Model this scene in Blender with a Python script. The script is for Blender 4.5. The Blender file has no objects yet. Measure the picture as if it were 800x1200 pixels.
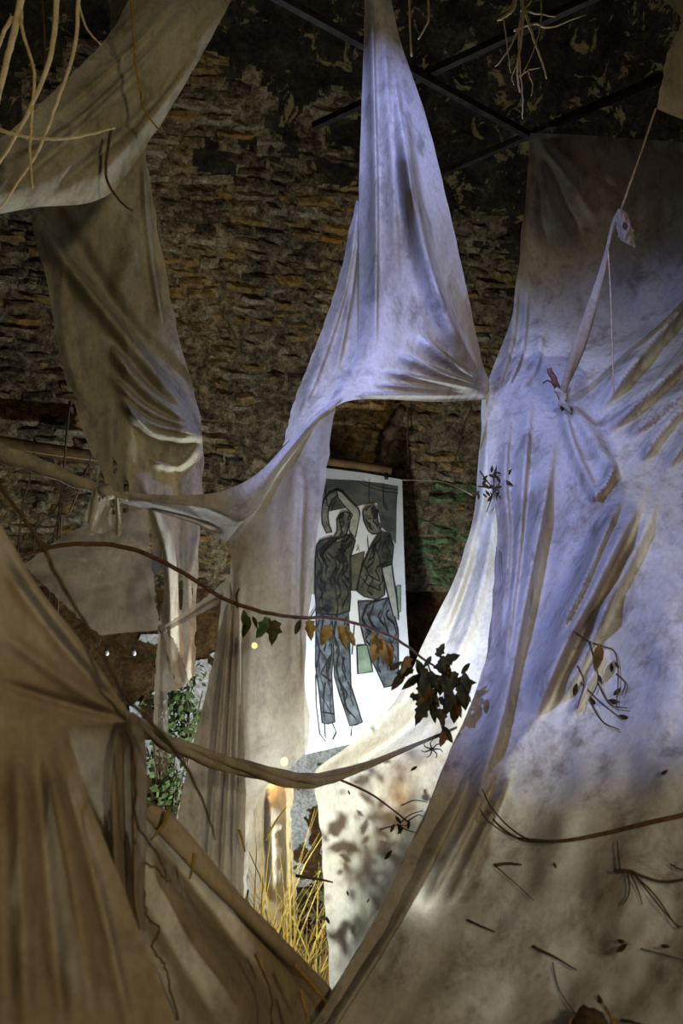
import bpy, bmesh, math, random
import numpy as np
from mathutils import Vector, Matrix, Quaternion

random.seed(7)
scene = bpy.context.scene
COL = scene.collection

# ------------------------------------------------------------------ camera
PITCH = math.radians(8.0)
CAM = Vector((0.0, 0.0, 1.6))
FPX = 1200 * 35.0 / 36.0
cd = bpy.data.cameras.new('camera')
cd.sensor_fit = 'VERTICAL'; cd.sensor_height = 36.0; cd.lens = 35.0
cd.clip_start = 0.05; cd.clip_end = 100
cd.dof.use_dof = True; cd.dof.focus_distance = 4.6; cd.dof.aperture_fstop = 2.8
cam = bpy.data.objects.new('camera', cd); COL.objects.link(cam)
cam.location = CAM; cam.rotation_euler = (math.radians(90) + PITCH, 0, 0)
scene.camera = cam

# ------------------------------------------------------------------ world, lights, exposure
w = bpy.data.worlds.new('world'); scene.world = w; w.use_nodes = True
w.node_tree.nodes['Background'].inputs[0].default_value = (1.0, 0.72, 0.36, 1)
w.node_tree.nodes['Background'].inputs[1].default_value = 0.020
scene.view_settings.view_transform = 'Standard'
scene.view_settings.look = 'None'
scene.view_settings.exposure = 0.0
scene.view_settings.gamma = 1.0
scene.view_settings.use_curve_mapping = False


def lamp(name, kind, loc, energy, color, radius=0.05, target=None, angle=60, blend=0.4):
    l = bpy.data.lights.new(name, kind)
    l.energy = energy; l.color = color
    l.shadow_soft_size = radius
    o = bpy.data.objects.new(name, l); COL.objects.link(o); o.location = loc
    if kind == 'SPOT':
        l.spot_size = math.radians(angle); l.spot_blend = blend
    if target is not None:
        d = Vector(target) - Vector(loc)
        o.rotation_euler = d.to_track_quat('-Z', 'Y').to_euler()
    return o


BLUE = (0.31, 0.41, 1.0)
WARM = (1.0, 0.76, 0.40)
AMBER = (1.0, 0.60, 0.22)
WHITE = (0.86, 0.97, 1.0)
# outside the picture: two cool stage lamps and the warm lamp of the room behind the camera
lamp('cool_side_spot_offscreen', 'SPOT', (-0.95, 0.9, 2.9), 500, BLUE, 0.03, (1.04, 4.0, 2.15), 43, 0.6)
lamp('cool_top_spot_offscreen', 'SPOT', (0.2, 2.6, 5.3), 310, BLUE, 0.04, (0.22, 4.0, 3.25), 47, 0.85)
lamp('warm_room_lamp_offscreen', 'SPOT', (1.7, -1.7, 2.7), 320, (1.0, 0.80, 0.46), 0.2, (-0.9, 4.2, 2.1), 58, 0.7)
# in the picture: the white lamp glowing through the pale drape, and the bright spot at the big drape's hem
lamp('white_floor_lamp', 'POINT', (0.10, 4.85, 0.88), 165, WHITE, 0.04)
lamp('white_hem_lamp', 'POINT', (0.25, 3.22, 0.80), 0.9, WHITE, 0.03)


# ------------------------------------------------------------------ pixel -> point
CP, SP = math.cos(PITCH), math.sin(PITCH)


def P(px, py, d):
    """point on the ray through pixel (px,py) whose world y is d"""
    x = (px - 400.0) / FPX; y = (600.0 - py) / FPX
    dy = CP - y * SP; dz = SP + y * CP
    k = d / dy
    return Vector((x * k, d, CAM.z + dz * k))


def PN(px, py, d):
    x = (px - 400.0) / FPX; y = (600.0 - py) / FPX
    dy = CP - y * SP; dz = SP + y * CP
    k = d / dy
    return np.stack([x * k, d, CAM.z + dz * k], -1)


def proj(v):
    r = Vector(v) - CAM
    f = r.y * CP + r.z * SP; u = -r.y * SP + r.z * CP
    if f < 0.05: return None
    return (400 + FPX * r.x / f, 600 - FPX * u / f)


# ------------------------------------------------------------------ materials
def new_mat(name):
    m = bpy.data.materials.new(name); m.use_nodes = True
    nt = m.node_tree; nt.nodes.clear()
    return m, nt, nt.nodes, nt.links


def ramp(N, stops):
    r = N.new('ShaderNodeValToRGB')
    e = r.color_ramp.elements
    while len(e) < len(stops): e.new(0.5)
    for i, (p, c) in enumerate(stops):
        e[i].position = p; e[i].color = tuple(c) + ((1,) if len(c) == 3 else ())
    return r


def noise(N, L, vec, scale, detail=6, rough=0.6, dist=0.0):
    n = N.new('ShaderNodeTexNoise')
    n.inputs['Scale'].default_value = scale; n.inputs['Detail'].default_value = detail
    n.inputs['Roughness'].default_value = rough; n.inputs['Distortion'].default_value = dist
    L.new(vec, n.inputs['Vector'])
    return n


def mixc(N, L, fac, a, b, mode='MIX'):
    m = N.new('ShaderNodeMix'); m.data_type = 'RGBA'; m.blend_type = mode
    def put(s, v):
        if isinstance(v, (int, float)): s.default_value = v
        elif isinstance(v, tuple): s.default_value = v + (1,) if len(v) == 3 else v
        else: L.new(v, s)
    put(m.inputs[0], fac); put(m.inputs[6], a); put(m.inputs[7], b)
    return m.outputs[2]


def cloth_mat(name, pale, mid, dirt, transl=0.35, sheer=0.0, scale=1.0, dirt_amt=0.5, lightpass=None):
    m, nt, N, L = new_mat(name)
    geo = N.new('ShaderNodeNewGeometry')
    mp = N.new('ShaderNodeMapping'); L.new(geo.outputs['Position'], mp.inputs['Vector'])
    mp.inputs['Scale'].default_value = (1, 1, 0.55)
    n1 = noise(N, L, mp.outputs[0], 1.6 * scale, 8, 0.62, 0.6)
    n2 = noise(N, L, mp.outputs[0], 7.0 * scale, 9, 0.7, 0.3)
    n3 = noise(N, L, mp.outputs[0], 45.0 * scale, 4, 0.7)
    r1 = ramp(N, [(0.36, mid), (0.62, pale)]); L.new(n1.outputs[0], r1.inputs[0])
    r2 = ramp(N, [(0.50, (0, 0, 0)), (0.72, (1, 1, 1))]); L.new(n2.outputs[0], r2.inputs[0])
    k = N.new('ShaderNodeMath'); k.operation = 'MULTIPLY'; L.new(r2.outputs[0], k.inputs[0]); k.inputs[1].default_value = dirt_amt
    c = mixc(N, L, k.outputs[0], r1.outputs[0], dirt)
    r3 = ramp(N, [(0.30, (0.72, 0.70, 0.66)), (0.60, (1, 1, 1))]); L.new(n3.outputs[0], r3.inputs[0])
    c = mixc(N, L, 0.7, c, r3.outputs[0], 'MULTIPLY')
    bp = N.new('ShaderNodeBump'); bp.inputs['Strength'].default_value = 0.25; bp.inputs['Distance'].default_value = 0.02
    L.new(n2.outputs[0], bp.inputs['Height'])
    df = N.new('ShaderNodeBsdfDiffuse'); L.new(c, df.inputs[0]); L.new(bp.outputs[0], df.inputs['Normal'])
    tr = N.new('ShaderNodeBsdfTranslucent')
    L.new(mixc(N, L, 1.0, c, (1.0, 0.93, 0.80), 'MULTIPLY'), tr.inputs[0]); L.new(bp.outputs[0], tr.inputs['Normal'])
    ms = N.new('ShaderNodeMixShader'); ms.inputs[0].default_value = transl
    L.new(df.outputs[0], ms.inputs[1]); L.new(tr.outputs[0], ms.inputs[2])
    out = N.new('ShaderNodeOutputMaterial')
    if sheer > 0:
        tp = N.new('ShaderNodeBsdfTransparent'); tp.inputs[0].default_value = (1, 0.95, 0.88, 1)
        m2 = N.new('ShaderNodeMixShader')
        rs = ramp(N, [(0.35, (sheer * 0.6,) * 3), (0.7, (min(1, sheer * 1.4),) * 3)])
        L.new(n1.outputs[0], rs.inputs[0]); L.new(rs.outputs[0], m2.inputs[0])
        L.new(ms.outputs[0], m2.inputs[1]); L.new(tp.outputs[0], m2.inputs[2])
        L.new(m2.outputs[0], out.inputs[0])
    else:
        L.new(ms.outputs[0], out.inputs[0])
    return m


def rough_mat(name, stops, scale, bump=0.6, dist=0.03, fine=40, rough=0.95, spec=0.2, anis=(1, 1, 1), extra=None):
    m, nt, N, L = new_mat(name)
    geo = N.new('ShaderNodeNewGeometry')
    mp = N.new('ShaderNodeMapping'); L.new(geo.outputs['Position'], mp.inputs['Vector']); mp.inputs['Scale'].default_value = anis
    n1 = noise(N, L, mp.outputs[0], scale, 10, 0.72, 0.5)
    n2 = noise(N, L, mp.outputs[0], fine, 6, 0.7)
    r1 = ramp(N, stops); L.new(n1.outputs[0], r1.inputs[0])
    r2 = ramp(N, [(0.36, (0.30, 0.28, 0.26)), (0.58, (1, 1, 1))]); L.new(n2.outputs[0], r2.inputs[0])
    c = mixc(N, L, 0.8, r1.outputs[0], r2.outputs[0], 'MULTIPLY')
    if extra:
        sc, lo, hi, colr = extra
        n4 = noise(N, L, geo.outputs['Position'], sc, 8, 0.7, 0.8)
        r4 = ramp(N, [(lo, (0, 0, 0)), (hi, (1, 1, 1))]); L.new(n4.outputs[0], r4.inputs[0])
        c = mixc(N, L, r4.outputs[0], c, colr)
    b = N.new('ShaderNodeBsdfPrincipled'); L.new(c, b.inputs['Base Color'])
    b.inputs['Roughness'].default_value = rough; b.inputs['Specular IOR Level'].default_value = spec
    bp = N.new('ShaderNodeBump'); bp.inputs['Strength'].default_value = bump; bp.inputs['Distance'].default_value = dist
    ad = N.new('ShaderNodeMath'); L.new(n1.outputs[0], ad.inputs[0]); L.new(n2.outputs[0], ad.inputs[1])
    L.new(ad.outputs[0], bp.inputs['Height']); L.new(bp.outputs[0], b.inputs['Normal'])
    out = N.new('ShaderNodeOutputMaterial'); L.new(b.outputs[0], out.inputs[0])
    return m


def flat_mat(name, c1, c2, scale=20, rough=0.8, transl=0.0, metallic=0.0, spec=0.3):
    m, nt, N, L = new_mat(name)
    geo = N.new('ShaderNodeNewGeometry')
    n1 = noise(N, L, geo.outputs['Position'], scale, 6, 0.65)
    r1 = ramp(N, [(0.35, c1), (0.65, c2)]); L.new(n1.outputs[0], r1.inputs[0])
    b = N.new('ShaderNodeBsdfPrincipled'); L.new(r1.outputs[0], b.inputs['Base Color'])
    b.inputs['Roughness'].default_value = rough; b.inputs['Metallic'].default_value = metallic
    b.inputs['Specular IOR Level'].default_value = spec
    out = N.new('ShaderNodeOutputMaterial')
    if transl:
        t = N.new('ShaderNodeBsdfTranslucent'); L.new(r1.outputs[0], t.inputs[0])
        ms = N.new('ShaderNodeMixShader'); ms.inputs[0].default_value = transl
        L.new(b.outputs[0], ms.inputs[1]); L.new(t.outputs[0], ms.inputs[2]); L.new(ms.outputs[0], out.inputs[0])
    else:
        L.new(b.outputs[0], out.inputs[0])
    return m


def emit_mat(name, col, strength):
    m, nt, N, L = new_mat(name)
    e = N.new('ShaderNodeEmission'); e.inputs[0].default_value = col + (1,); e.inputs[1].default_value = strength
    out = N.new('ShaderNodeOutputMaterial'); L.new(e.outputs[0], out.inputs[0])
    return m


M_LIN = cloth_mat('stained_linen', (0.66, 0.63, 0.60), (0.46, 0.42, 0.38), (0.15, 0.125, 0.11), 0.25, 0.0, 1.35, 0.85)
M_LINR = cloth_mat('muddy_linen', (0.62, 0.59, 0.56), (0.40, 0.36, 0.32), (0.13, 0.09, 0.06), 0.30, 0.0, 1.15, 0.85)
M_PALE = cloth_mat('pale_muslin', (0.76, 0.75, 0.71), (0.60, 0.58, 0.52), (0.22, 0.17, 0.11), 0.42, 0.0, 1.3, 0.5)
M_GREY = cloth_mat('grey_muslin', (0.56, 0.535, 0.43), (0.35, 0.325, 0.25), (0.11, 0.095, 0.07), 0.14, 0.06, 1.5, 0.75)
M_SHEER = cloth_mat('thin_linen', (0.60, 0.57, 0.53), (0.43, 0.39, 0.34), (0.15, 0.125, 0.11), 0.40, 0.17, 1.35, 0.7)
M_GAUZE = cloth_mat('grey_gauze', (0.34, 0.31, 0.27), (0.25, 0.22, 0.185), (0.14, 0.115, 0.09), 0.35, 0.36, 1.6, 0.3)
M_DUSK2 = cloth_mat('gathered_linen', (0.60, 0.57, 0.53), (0.43, 0.39, 0.34), (0.15, 0.125, 0.11), 0.20, 0.05, 1.35, 0.7)
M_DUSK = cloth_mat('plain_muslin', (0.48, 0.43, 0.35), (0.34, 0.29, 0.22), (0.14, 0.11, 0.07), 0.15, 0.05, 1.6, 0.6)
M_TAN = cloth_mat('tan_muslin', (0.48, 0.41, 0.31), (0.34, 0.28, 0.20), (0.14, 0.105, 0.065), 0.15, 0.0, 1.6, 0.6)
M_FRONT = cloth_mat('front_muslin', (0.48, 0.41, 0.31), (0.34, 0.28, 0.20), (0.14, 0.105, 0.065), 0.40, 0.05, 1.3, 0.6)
M_MORTAR = rough_mat('crumbling_mortar', [(0.38, (0.045, 0.034, 0.020)), (0.5, (0.22, 0.165, 0.090)), (0.64, (0.52, 0.42, 0.26))], 16, 0.8, 0.025, 85)
M_BR = [
    rough_mat('brick_brown', [(0.38, (0.05, 0.036, 0.018)), (0.51, (0.22, 0.155, 0.075)), (0.64, (0.46, 0.35, 0.20))], 17, 0.8, 0.02, 90),
    rough_mat('brick_ochre', [(0.36, (0.10, 0.065, 0.02)), (0.52, (0.36, 0.225, 0.075)), (0.66, (0.50, 0.37, 0.18))], 15, 0.8, 0.02, 90),
    rough_mat('brick_dark', [(0.38, (0.025, 0.019, 0.012)), (0.52, (0.12, 0.088, 0.05)), (0.68, (0.36, 0.29, 0.18))], 18, 0.8, 0.02, 90),
    rough_mat('brick_limed', [(0.36, (0.10, 0.08, 0.05)), (0.50, (0.33, 0.27, 0.17)), (0.64, (0.60, 0.51, 0.35))], 19, 0.8, 0.02, 90),
    rough_mat('brick_orange', [(0.34, (0.16, 0.085, 0.02)), (0.52, (0.42, 0.235, 0.06)), (0.68, (0.50, 0.34, 0.14))], 14, 0.8, 0.02, 90),
]
M_MOSS = rough_mat('brick_mossy', [(0.38, (0.07, 0.06, 0.03)), (0.47, (0.15, 0.20, 0.085)), (0.60, (0.27, 0.42, 0.19)), (0.74, (0.44, 0.42, 0.26))], 14, 1.0, 0.03, 60)
M_CEIL = rough_mat('dark_plaster', [(0.36, (0.018, 0.014, 0.010)), (0.54, (0.055, 0.042, 0.026)), (0.72, (0.13, 0.10, 0.06))], 5, 0.9, 0.04, 30,
                   extra=(6.0, 0.57, 0.60, (0.34, 0.25, 0.11)))  # dark plaster broken by ochre noise flakes
M_LOWW = rough_mat('flaking_lower_plaster', [(0.34, (0.035, 0.018, 0.007)), (0.52, (0.14, 0.075, 0.025)), (0.70, (0.26, 0.16, 0.065))], 6, 0.9, 0.04, 40)
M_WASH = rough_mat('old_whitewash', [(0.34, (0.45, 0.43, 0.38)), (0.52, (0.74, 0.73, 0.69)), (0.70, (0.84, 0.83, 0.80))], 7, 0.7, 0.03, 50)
M_EARTH = rough_mat('earth', [(0.35, (0.03, 0.022, 0.014)), (0.55, (0.10, 0.075, 0.045)), (0.72, (0.20, 0.15, 0.085))], 6, 1.0, 0.05, 40)
M_BARK = flat_mat('bark', (0.035, 0.022, 0.014), (0.11, 0.07, 0.045), 40)
M_REDBARK = flat_mat('red_bark', (0.06, 0.03, 0.02), (0.17, 0.085, 0.055), 40)
M_ROOT = flat_mat('pale_root', (0.42, 0.34, 0.20), (0.68, 0.58, 0.36), 30)
M_LEAFD = flat_mat('dark_leaf', (0.026, 0.022, 0.008), (0.075, 0.058, 0.018), 30, 0.6, 0.25, 0.0, 0.04)
M_LEAFB = flat_mat('brown_leaf', (0.10, 0.055, 0.012), (0.24, 0.14, 0.03), 25, 0.6, 0.4, 0.0, 0.04)
M_LEAFG = flat_mat('green_leaf', (0.03, 0.045, 0.015), (0.10, 0.14, 0.05), 25, 0.6, 0.25, 0.0, 0.04)
M_STRAW = flat_mat('straw', (0.24, 0.16, 0.03), (0.50, 0.35, 0.09), 30, 0.6, 0.3)
M_IRON = flat_mat('dark_iron', (0.020, 0.019, 0.018), (0.06, 0.056, 0.05), 15, 0.5, 0, 0.6)
M_STRING = flat_mat('twine', (0.28, 0.21, 0.13), (0.45, 0.36, 0.24), 60)
M_WOOD = flat_mat('old_wood', (0.05, 0.028, 0.010), (0.16, 0.09, 0.03), 12)
M_RAG = cloth_mat('white_rag', (0.60, 0.56, 0.52), (0.45, 0.41, 0.37), (0.25, 0.2, 0.16), 0.4, 0.25, 3.0, 0.3)
M_CANVAS = flat_mat('white_canvas', (0.64, 0.645, 0.64), (0.76, 0.765, 0.76), 6)
M_INK = flat_mat('black_ink', (0.012, 0.012, 0.012), (0.03, 0.03, 0.03), 20)
M_INKBG = flat_mat('grey_green_wash', (0.05, 0.055, 0.05), (0.13, 0.13, 0.11), 9)
M_INKSH = flat_mat('dark_olive_wash', (0.016, 0.018, 0.018), (0.13, 0.125, 0.085), 9)
M_INKSH2 = flat_mat('olive_wash', (0.05, 0.05, 0.035), (0.15, 0.14, 0.09), 11)
M_INKTR = flat_mat('blue_grey_wash', (0.03, 0.034, 0.04), (0.17, 0.19, 0.21), 14)
M_SKIN = flat_mat('pale_wash', (0.26, 0.26, 0.22), (0.46, 0.45, 0.38), 14)
M_SKIN2 = flat_mat('shaded_wash', (0.05, 0.05, 0.042), (0.25, 0.24, 0.19), 24)
M_BAG = flat_mat('green_wash', (0.16, 0.22, 0.15), (0.27, 0.33, 0.24), 12)
M_GLOW = emit_mat('bulb_glow', (1.0, 0.50, 0.13), 14)
M_WGLOW = flat_mat('pale_glass', (0.80, 0.79, 0.76), (0.88, 0.87, 0.84), 30, 0.12, 0, 0, 0.6)
M_STONE = rough_mat('rubble', [(0.35, (0.06, 0.045, 0.03)), (0.55, (0.20, 0.15, 0.09)), (0.7, (0.42, 0.35, 0.24))], 8, 1.0, 0.04, 50)


# ------------------------------------------------------------------ object helpers
def link(name, me, mats, parent=None, smooth=True):
    if not isinstance(mats, (list, tuple)): mats = [mats]
    for m in mats:
        if m.name not in me.materials: me.materials.append(m)
    if smooth and len(me.polygons):
        me.polygons.foreach_set('use_smooth', [True] * len(me.polygons))
    o = bpy.data.objects.new(name, me); COL.objects.link(o)
    if parent is not None: o.parent = parent
    return o


def mesh(name, verts, faces):
    me = bpy.data.meshes.new(name)
    me.from_pydata([tuple(map(float, v)) for v in verts], [], [tuple(map(int, f)) for f in faces])
    me.update()
    return me


def tag(o, label, cat, group=None):
    o['label'] = label; o['category'] = cat
    if group: o['group'] = group
    return o


def thing(name, label, cat, group=None):
    o = bpy.data.objects.new(name, None); COL.objects.link(o); o.empty_display_size = 0.1
    return tag(o, label, cat, group)


def struct(o):
    o['kind'] = 'structure'; return o


# numpy value noise -------------------------------------------------
_rng = np.random.RandomState(3)
_T = _rng.rand(256, 256)


def vnoise(x, y, seed=0):
    x = np.asarray(x, float) + seed * 17.31; y = np.asarray(y, float) + seed * 9.77
    xi = np.floor(x).astype(int); yi = np.floor(y).astype(int)
    fx = x - xi; fy = y - yi
    fx = fx * fx * (3 - 2 * fx); fy = fy * fy * (3 - 2 * fy)
    a = _T[xi & 255, yi & 255]; b = _T[(xi + 1) & 255, yi & 255]
    c = _T[xi & 255, (yi + 1) & 255]; d = _T[(xi + 1) & 255, (yi + 1) & 255]
    return (a * (1 - fx) + b * fx) * (1 - fy) + (c * (1 - fx) + d * fx) * fy - 0.5


def crom(pts, t):
    """Catmull-Rom through pts (n,k) at parameters t in 0..n-1"""
    n = len(pts); i = np.clip(np.floor(t).astype(int), 0, n - 2); f = (t - i)[:, None]
    ext = np.concatenate([[2 * pts[0] - pts[1]], pts, [2 * pts[-1] - pts[-2]]])
    p0, p1, p2, p3 = ext[i], ext[i + 1], ext[i + 2], ext[i + 3]
    return 0.5 * (2 * p1 + (p2 - p0) * f + (2 * p0 - 5 * p1 + 4 * p2 - p3) * f ** 2 + (3 * p1 - p0 - 3 * p2 + p3) * f ** 3)


def spline(pts, n):
    pts = np.array(pts, float)
    return crom(pts, np.linspace(0, len(pts) - 1, n))


def fold_disp(px, py, line, width, steep=1.0, taper=True):
    """weight (0..1) of a crease running along a polyline given in photo pixels"""
    line = np.array(line, float)
    if len(line) > 2: line = spline(line, 4 * len(line))
    seg = np.hypot(*(line[1:] - line[:-1]).T); tot = seg.sum(); acc = 0
    best = np.full(px.shape, 1e9); pos = np.zeros(px.shape); sg = np.zeros(px.shape)
    for a, b, l in zip(line[:-1], line[1:], seg):
        dx, dy = (b - a) / max(l, 1e-6)
        t = np.clip((px - a[0]) * dx + (py - a[1]) * dy, 0, l)
        ds = np.hypot(px - a[0] - t * dx, py - a[1] - t * dy)
        m = ds < best
        sg = np.where(m, dx * (py - a[1]) - dy * (px - a[0]), sg)
        best = np.where(m, ds, best); pos = np.where(m, (acc + t) / tot, pos)
        acc += l
    wv = np.exp(-(best / np.where(sg < 0, width * steep, width)) ** 2)
    if taper: wv *= np.clip(np.minimum(pos, 1 - pos) * 5 + 0.12, 0, 1)
    return wv


SAMPLES = {}


def cloth(name, rows, mat, parent=None, nu=60, nv=80, folds=(), wr=0.012, wfreq=(30, 90), edge=2.0, seed=0, cut=None, pleats=None, keep=None):
    """draped sheet: rows of (px,py,d) control points, creases pushed toward (+) or away (-) from the viewer"""
    nc = max(len(r) for r in rows)
    R = np.array([spline(r, nc) if len(r) != nc else np.array(r, float) for r in rows])
    U = np.array([spline(R[i], nu) for i in range(len(R))])
    G = np.stack([crom(U[:, j], np.linspace(0, len(R) - 1, nv)) for j in range(nu)], 1)   # nv,nu,3
    px, py, d = G[..., 0].copy(), G[..., 1].copy(), G[..., 2].copy()
    v, u = np.meshgrid(np.linspace(0, 1, nv), np.linspace(0, 1, nu), indexing='ij')
    # frayed rims
    el = np.exp(-(u / 0.03) ** 2); er = np.exp(-((1 - u) / 0.03) ** 2)
    px += edge * 2 * (el * vnoise(v * 40, v * 0, seed + 1) + er * vnoise(v * 40, v * 0, seed + 2))
    for f in folds:
        d -= f[2] * fold_disp(px, py, f[0], f[1], f[3] if len(f) > 3 else 1.0)
    if pleats:                                         # (count, amplitude, exponent of v)
        cnt, amp, ex = pleats
        d -= amp * (v ** ex) * np.sin(2 * np.pi * cnt * (u + 0.06 * vnoise(v * 3, u * 2, seed + 5)))
    d -= wr * 1.4 * vnoise(px / wfreq[0], py / wfreq[1], seed) + wr * 0.7 * vnoise(px / wfreq[0] * 2.3, py / wfreq[1] * 2.1, seed + 3)
    V = PN(px, py, d)
    idx = np.arange(nu * nv).reshape(nv, nu)
    F = np.stack([idx[1:, :-1], idx[1:, 1:], idx[:-1, 1:], idx[:-1, :-1]], -1).reshape(-1, 4)
    if cut is not None:
        cx = px.reshape(-1)[F].mean(1); cy = py.reshape(-1)[F].mean(1)
        F = F[~cut(cx, cy)]
    me = mesh(name, V.reshape(-1, 3), F)
    o = link(name, me, mat, parent)
    SAMPLES[keep or name] = (px.ravel(), py.ravel(), d.ravel())
    return o


def depth_on(key, x, y, off=0.02):
    a, b, d = SAMPLES[key]
    i = np.argmin((a - x) ** 2 + (b - y) ** 2)
    return d[i] - off


def tube_mesh(name, pts, radii, sides=7, sub=4, twist=0.0, lobes=0, lobe=0.0, jitter=0.0):
    pts = np.array([tuple(p) for p in pts], float)
    n = max(2, (len(pts) - 1) * sub + 1)
    C = spline(pts, n) if len(pts) > 2 else np.linspace(pts[0], pts[-1], n)
    if isinstance(radii, (int, float)): radii = [radii, radii]
    rad = np.interp(np.linspace(0, 1, n), np.linspace(0, 1, len(radii)), radii)
    if jitter: C = C + (np.random.RandomState(len(pts) + int(abs(C[0, 0]) * 1000)).rand(n, 3) - 0.5) * jitter
    T = np.gradient(C, axis=0); T /= np.linalg.norm(T, axis=1)[:, None] + 1e-9
    up = np.array([0.3, 0.9, 0.1]); vs, fs = [], []
    for i in range(n):
        a = np.cross(T[i], up); a /= np.linalg.norm(a) + 1e-9; b = np.cross(T[i], a)
        for k in range(sides):
            th = 2 * math.pi * k / sides
            r = rad[i] * (1 + lobe * math.cos(lobes * (th + twist * i / n)))
            vs.append(C[i] + r * (a * math.cos(th) + b * math.sin(th)))
    for i in range(n - 1):
        for k in range(sides):
            k2 = (k + 1) % sides
            fs.append((i * sides + k, i * sides + k2, (i + 1) * sides + k2, (i + 1) * sides + k))
    fs.append(tuple(range(sides))[::-1]); fs.append(tuple((n - 1) * sides + k for k in range(sides)))
    return mesh(name, vs, fs)


def tube(name, pts, radii, mat, parent=None, **kw):
    return link(name, tube_mesh(name, pts, radii, **kw), mat, parent)


# ================================================================== THE VAULT
PSI = math.radians(12)
XD = Vector((math.cos(PSI), math.sin(PSI), 0)); ND = Vector((math.sin(PSI), -math.cos(PSI), 0))   # along wall / into room
W0 = Vector((0, 7.0, 0)); ZL = 2.05; ZS = 3.3; RV = 3.6; LV = ZS - ZL


def vault(x, s, off=0.0):
    """wall surface: x along, s up the arc from the ledge, off into the room"""
    if s < LV:
        n, z, t = 0.0, ZL + s, (0.0, 1.0)
    else:
        a = (s - LV) / RV
        n, z, t = RV * (1 - math.cos(a)), ZS + RV * math.sin(a), (math.sin(a), math.cos(a))
    nn = (t[1], -t[0])                      # inward normal (n,z)
    p = W0 + XD * x + ND * (n + nn[0] * off) + Vector((0, 0, z + nn[1] * off))
    T = ND * t[0] + Vector((0, 0, t[1])); Nn = ND * nn[0] + Vector((0, 0, nn[1]))
    return p, T, Nn


def vault_sheet(name, x0, x1, s0, s1, nx, ns, off, bump, mat, seed):
    vs, fs = [], []
    X = np.linspace(x0, x1, nx); S = np.linspace(s0, s1, ns)
    xx, ss = np.meshgrid(X, S)
    h = off + bump * (vnoise(xx * 5, ss * 6, seed) + 0.6 * vnoise(xx * 12, ss * 14, seed + 1) + 0.35 * vnoise(xx * 27, ss * 30, seed + 2))
    for i in range(ns):
        for j in range(nx):
            vs.append(vault(X[j], S[i], h[i, j])[0])
    for i in range(ns - 1):
        for j in range(nx - 1):
            fs.append((i * nx + j, i * nx + j + 1, (i + 1) * nx + j + 1, (i + 1) * nx + j))
    return link(name, mesh(name, vs, fs), mat)


SB = 4.3
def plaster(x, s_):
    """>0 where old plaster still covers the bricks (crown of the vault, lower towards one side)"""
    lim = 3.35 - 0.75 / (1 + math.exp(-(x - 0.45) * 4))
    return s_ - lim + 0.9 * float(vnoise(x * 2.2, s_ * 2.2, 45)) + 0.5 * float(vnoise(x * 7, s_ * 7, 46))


wall = struct(vault_sheet('wall_back', -4.2, 5.6, -0.02, SB + 0.02, 230, 150, -0.010, 0.045, M_MORTAR, 11))
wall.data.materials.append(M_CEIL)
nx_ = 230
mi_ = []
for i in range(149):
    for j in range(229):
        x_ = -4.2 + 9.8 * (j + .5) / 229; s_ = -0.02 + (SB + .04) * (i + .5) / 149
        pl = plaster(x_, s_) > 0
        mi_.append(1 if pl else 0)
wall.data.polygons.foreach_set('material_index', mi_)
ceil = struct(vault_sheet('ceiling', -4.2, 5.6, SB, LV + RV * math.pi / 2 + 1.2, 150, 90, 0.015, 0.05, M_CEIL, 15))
# recessed lower wall and ledge
vs, fs = [], []
X = np.linspace(-4.2, 5.6, 160); Z = np.linspace(0, ZL, 60)
for z in Z:
    for x in X:
        o_ = -0.14 + 0.05 * vnoise(x * 4, z * 5, 21) + 0.03 * vnoise(x * 13, z * 12, 22)
        vs.append(W0 + XD * float(x) + ND * float(o_) + Vector((0, 0, float(z))))
nx = len(X)
for i in range(len(Z) - 1):
    for j in range(nx - 1):
        fs.append((i * nx + j, i * nx + j + 1, (i + 1) * nx + j + 1, (i + 1) * nx + j))
struct(link('wall_lower', mesh('wall_lower', vs, fs), M_LOWW))
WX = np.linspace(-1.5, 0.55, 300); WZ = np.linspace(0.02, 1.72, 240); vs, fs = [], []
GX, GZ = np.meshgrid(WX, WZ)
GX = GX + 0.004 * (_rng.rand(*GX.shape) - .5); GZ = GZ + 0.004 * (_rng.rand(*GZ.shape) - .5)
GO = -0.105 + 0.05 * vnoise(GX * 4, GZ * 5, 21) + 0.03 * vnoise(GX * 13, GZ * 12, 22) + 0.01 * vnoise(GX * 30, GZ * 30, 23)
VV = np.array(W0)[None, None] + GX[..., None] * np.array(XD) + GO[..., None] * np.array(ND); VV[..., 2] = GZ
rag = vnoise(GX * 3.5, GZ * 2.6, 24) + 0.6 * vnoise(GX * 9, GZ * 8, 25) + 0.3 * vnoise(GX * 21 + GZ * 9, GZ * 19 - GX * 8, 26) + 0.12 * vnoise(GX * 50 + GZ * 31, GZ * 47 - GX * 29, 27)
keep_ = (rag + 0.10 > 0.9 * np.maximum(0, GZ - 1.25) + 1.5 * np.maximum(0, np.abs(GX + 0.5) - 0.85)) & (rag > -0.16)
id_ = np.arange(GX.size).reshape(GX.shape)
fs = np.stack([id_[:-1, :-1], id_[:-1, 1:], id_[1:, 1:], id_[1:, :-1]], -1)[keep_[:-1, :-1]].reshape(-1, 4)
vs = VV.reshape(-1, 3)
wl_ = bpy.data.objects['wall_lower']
link('whitewash_patch', mesh('whitewash_patch', vs, fs), M_WASH, wl_)
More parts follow.
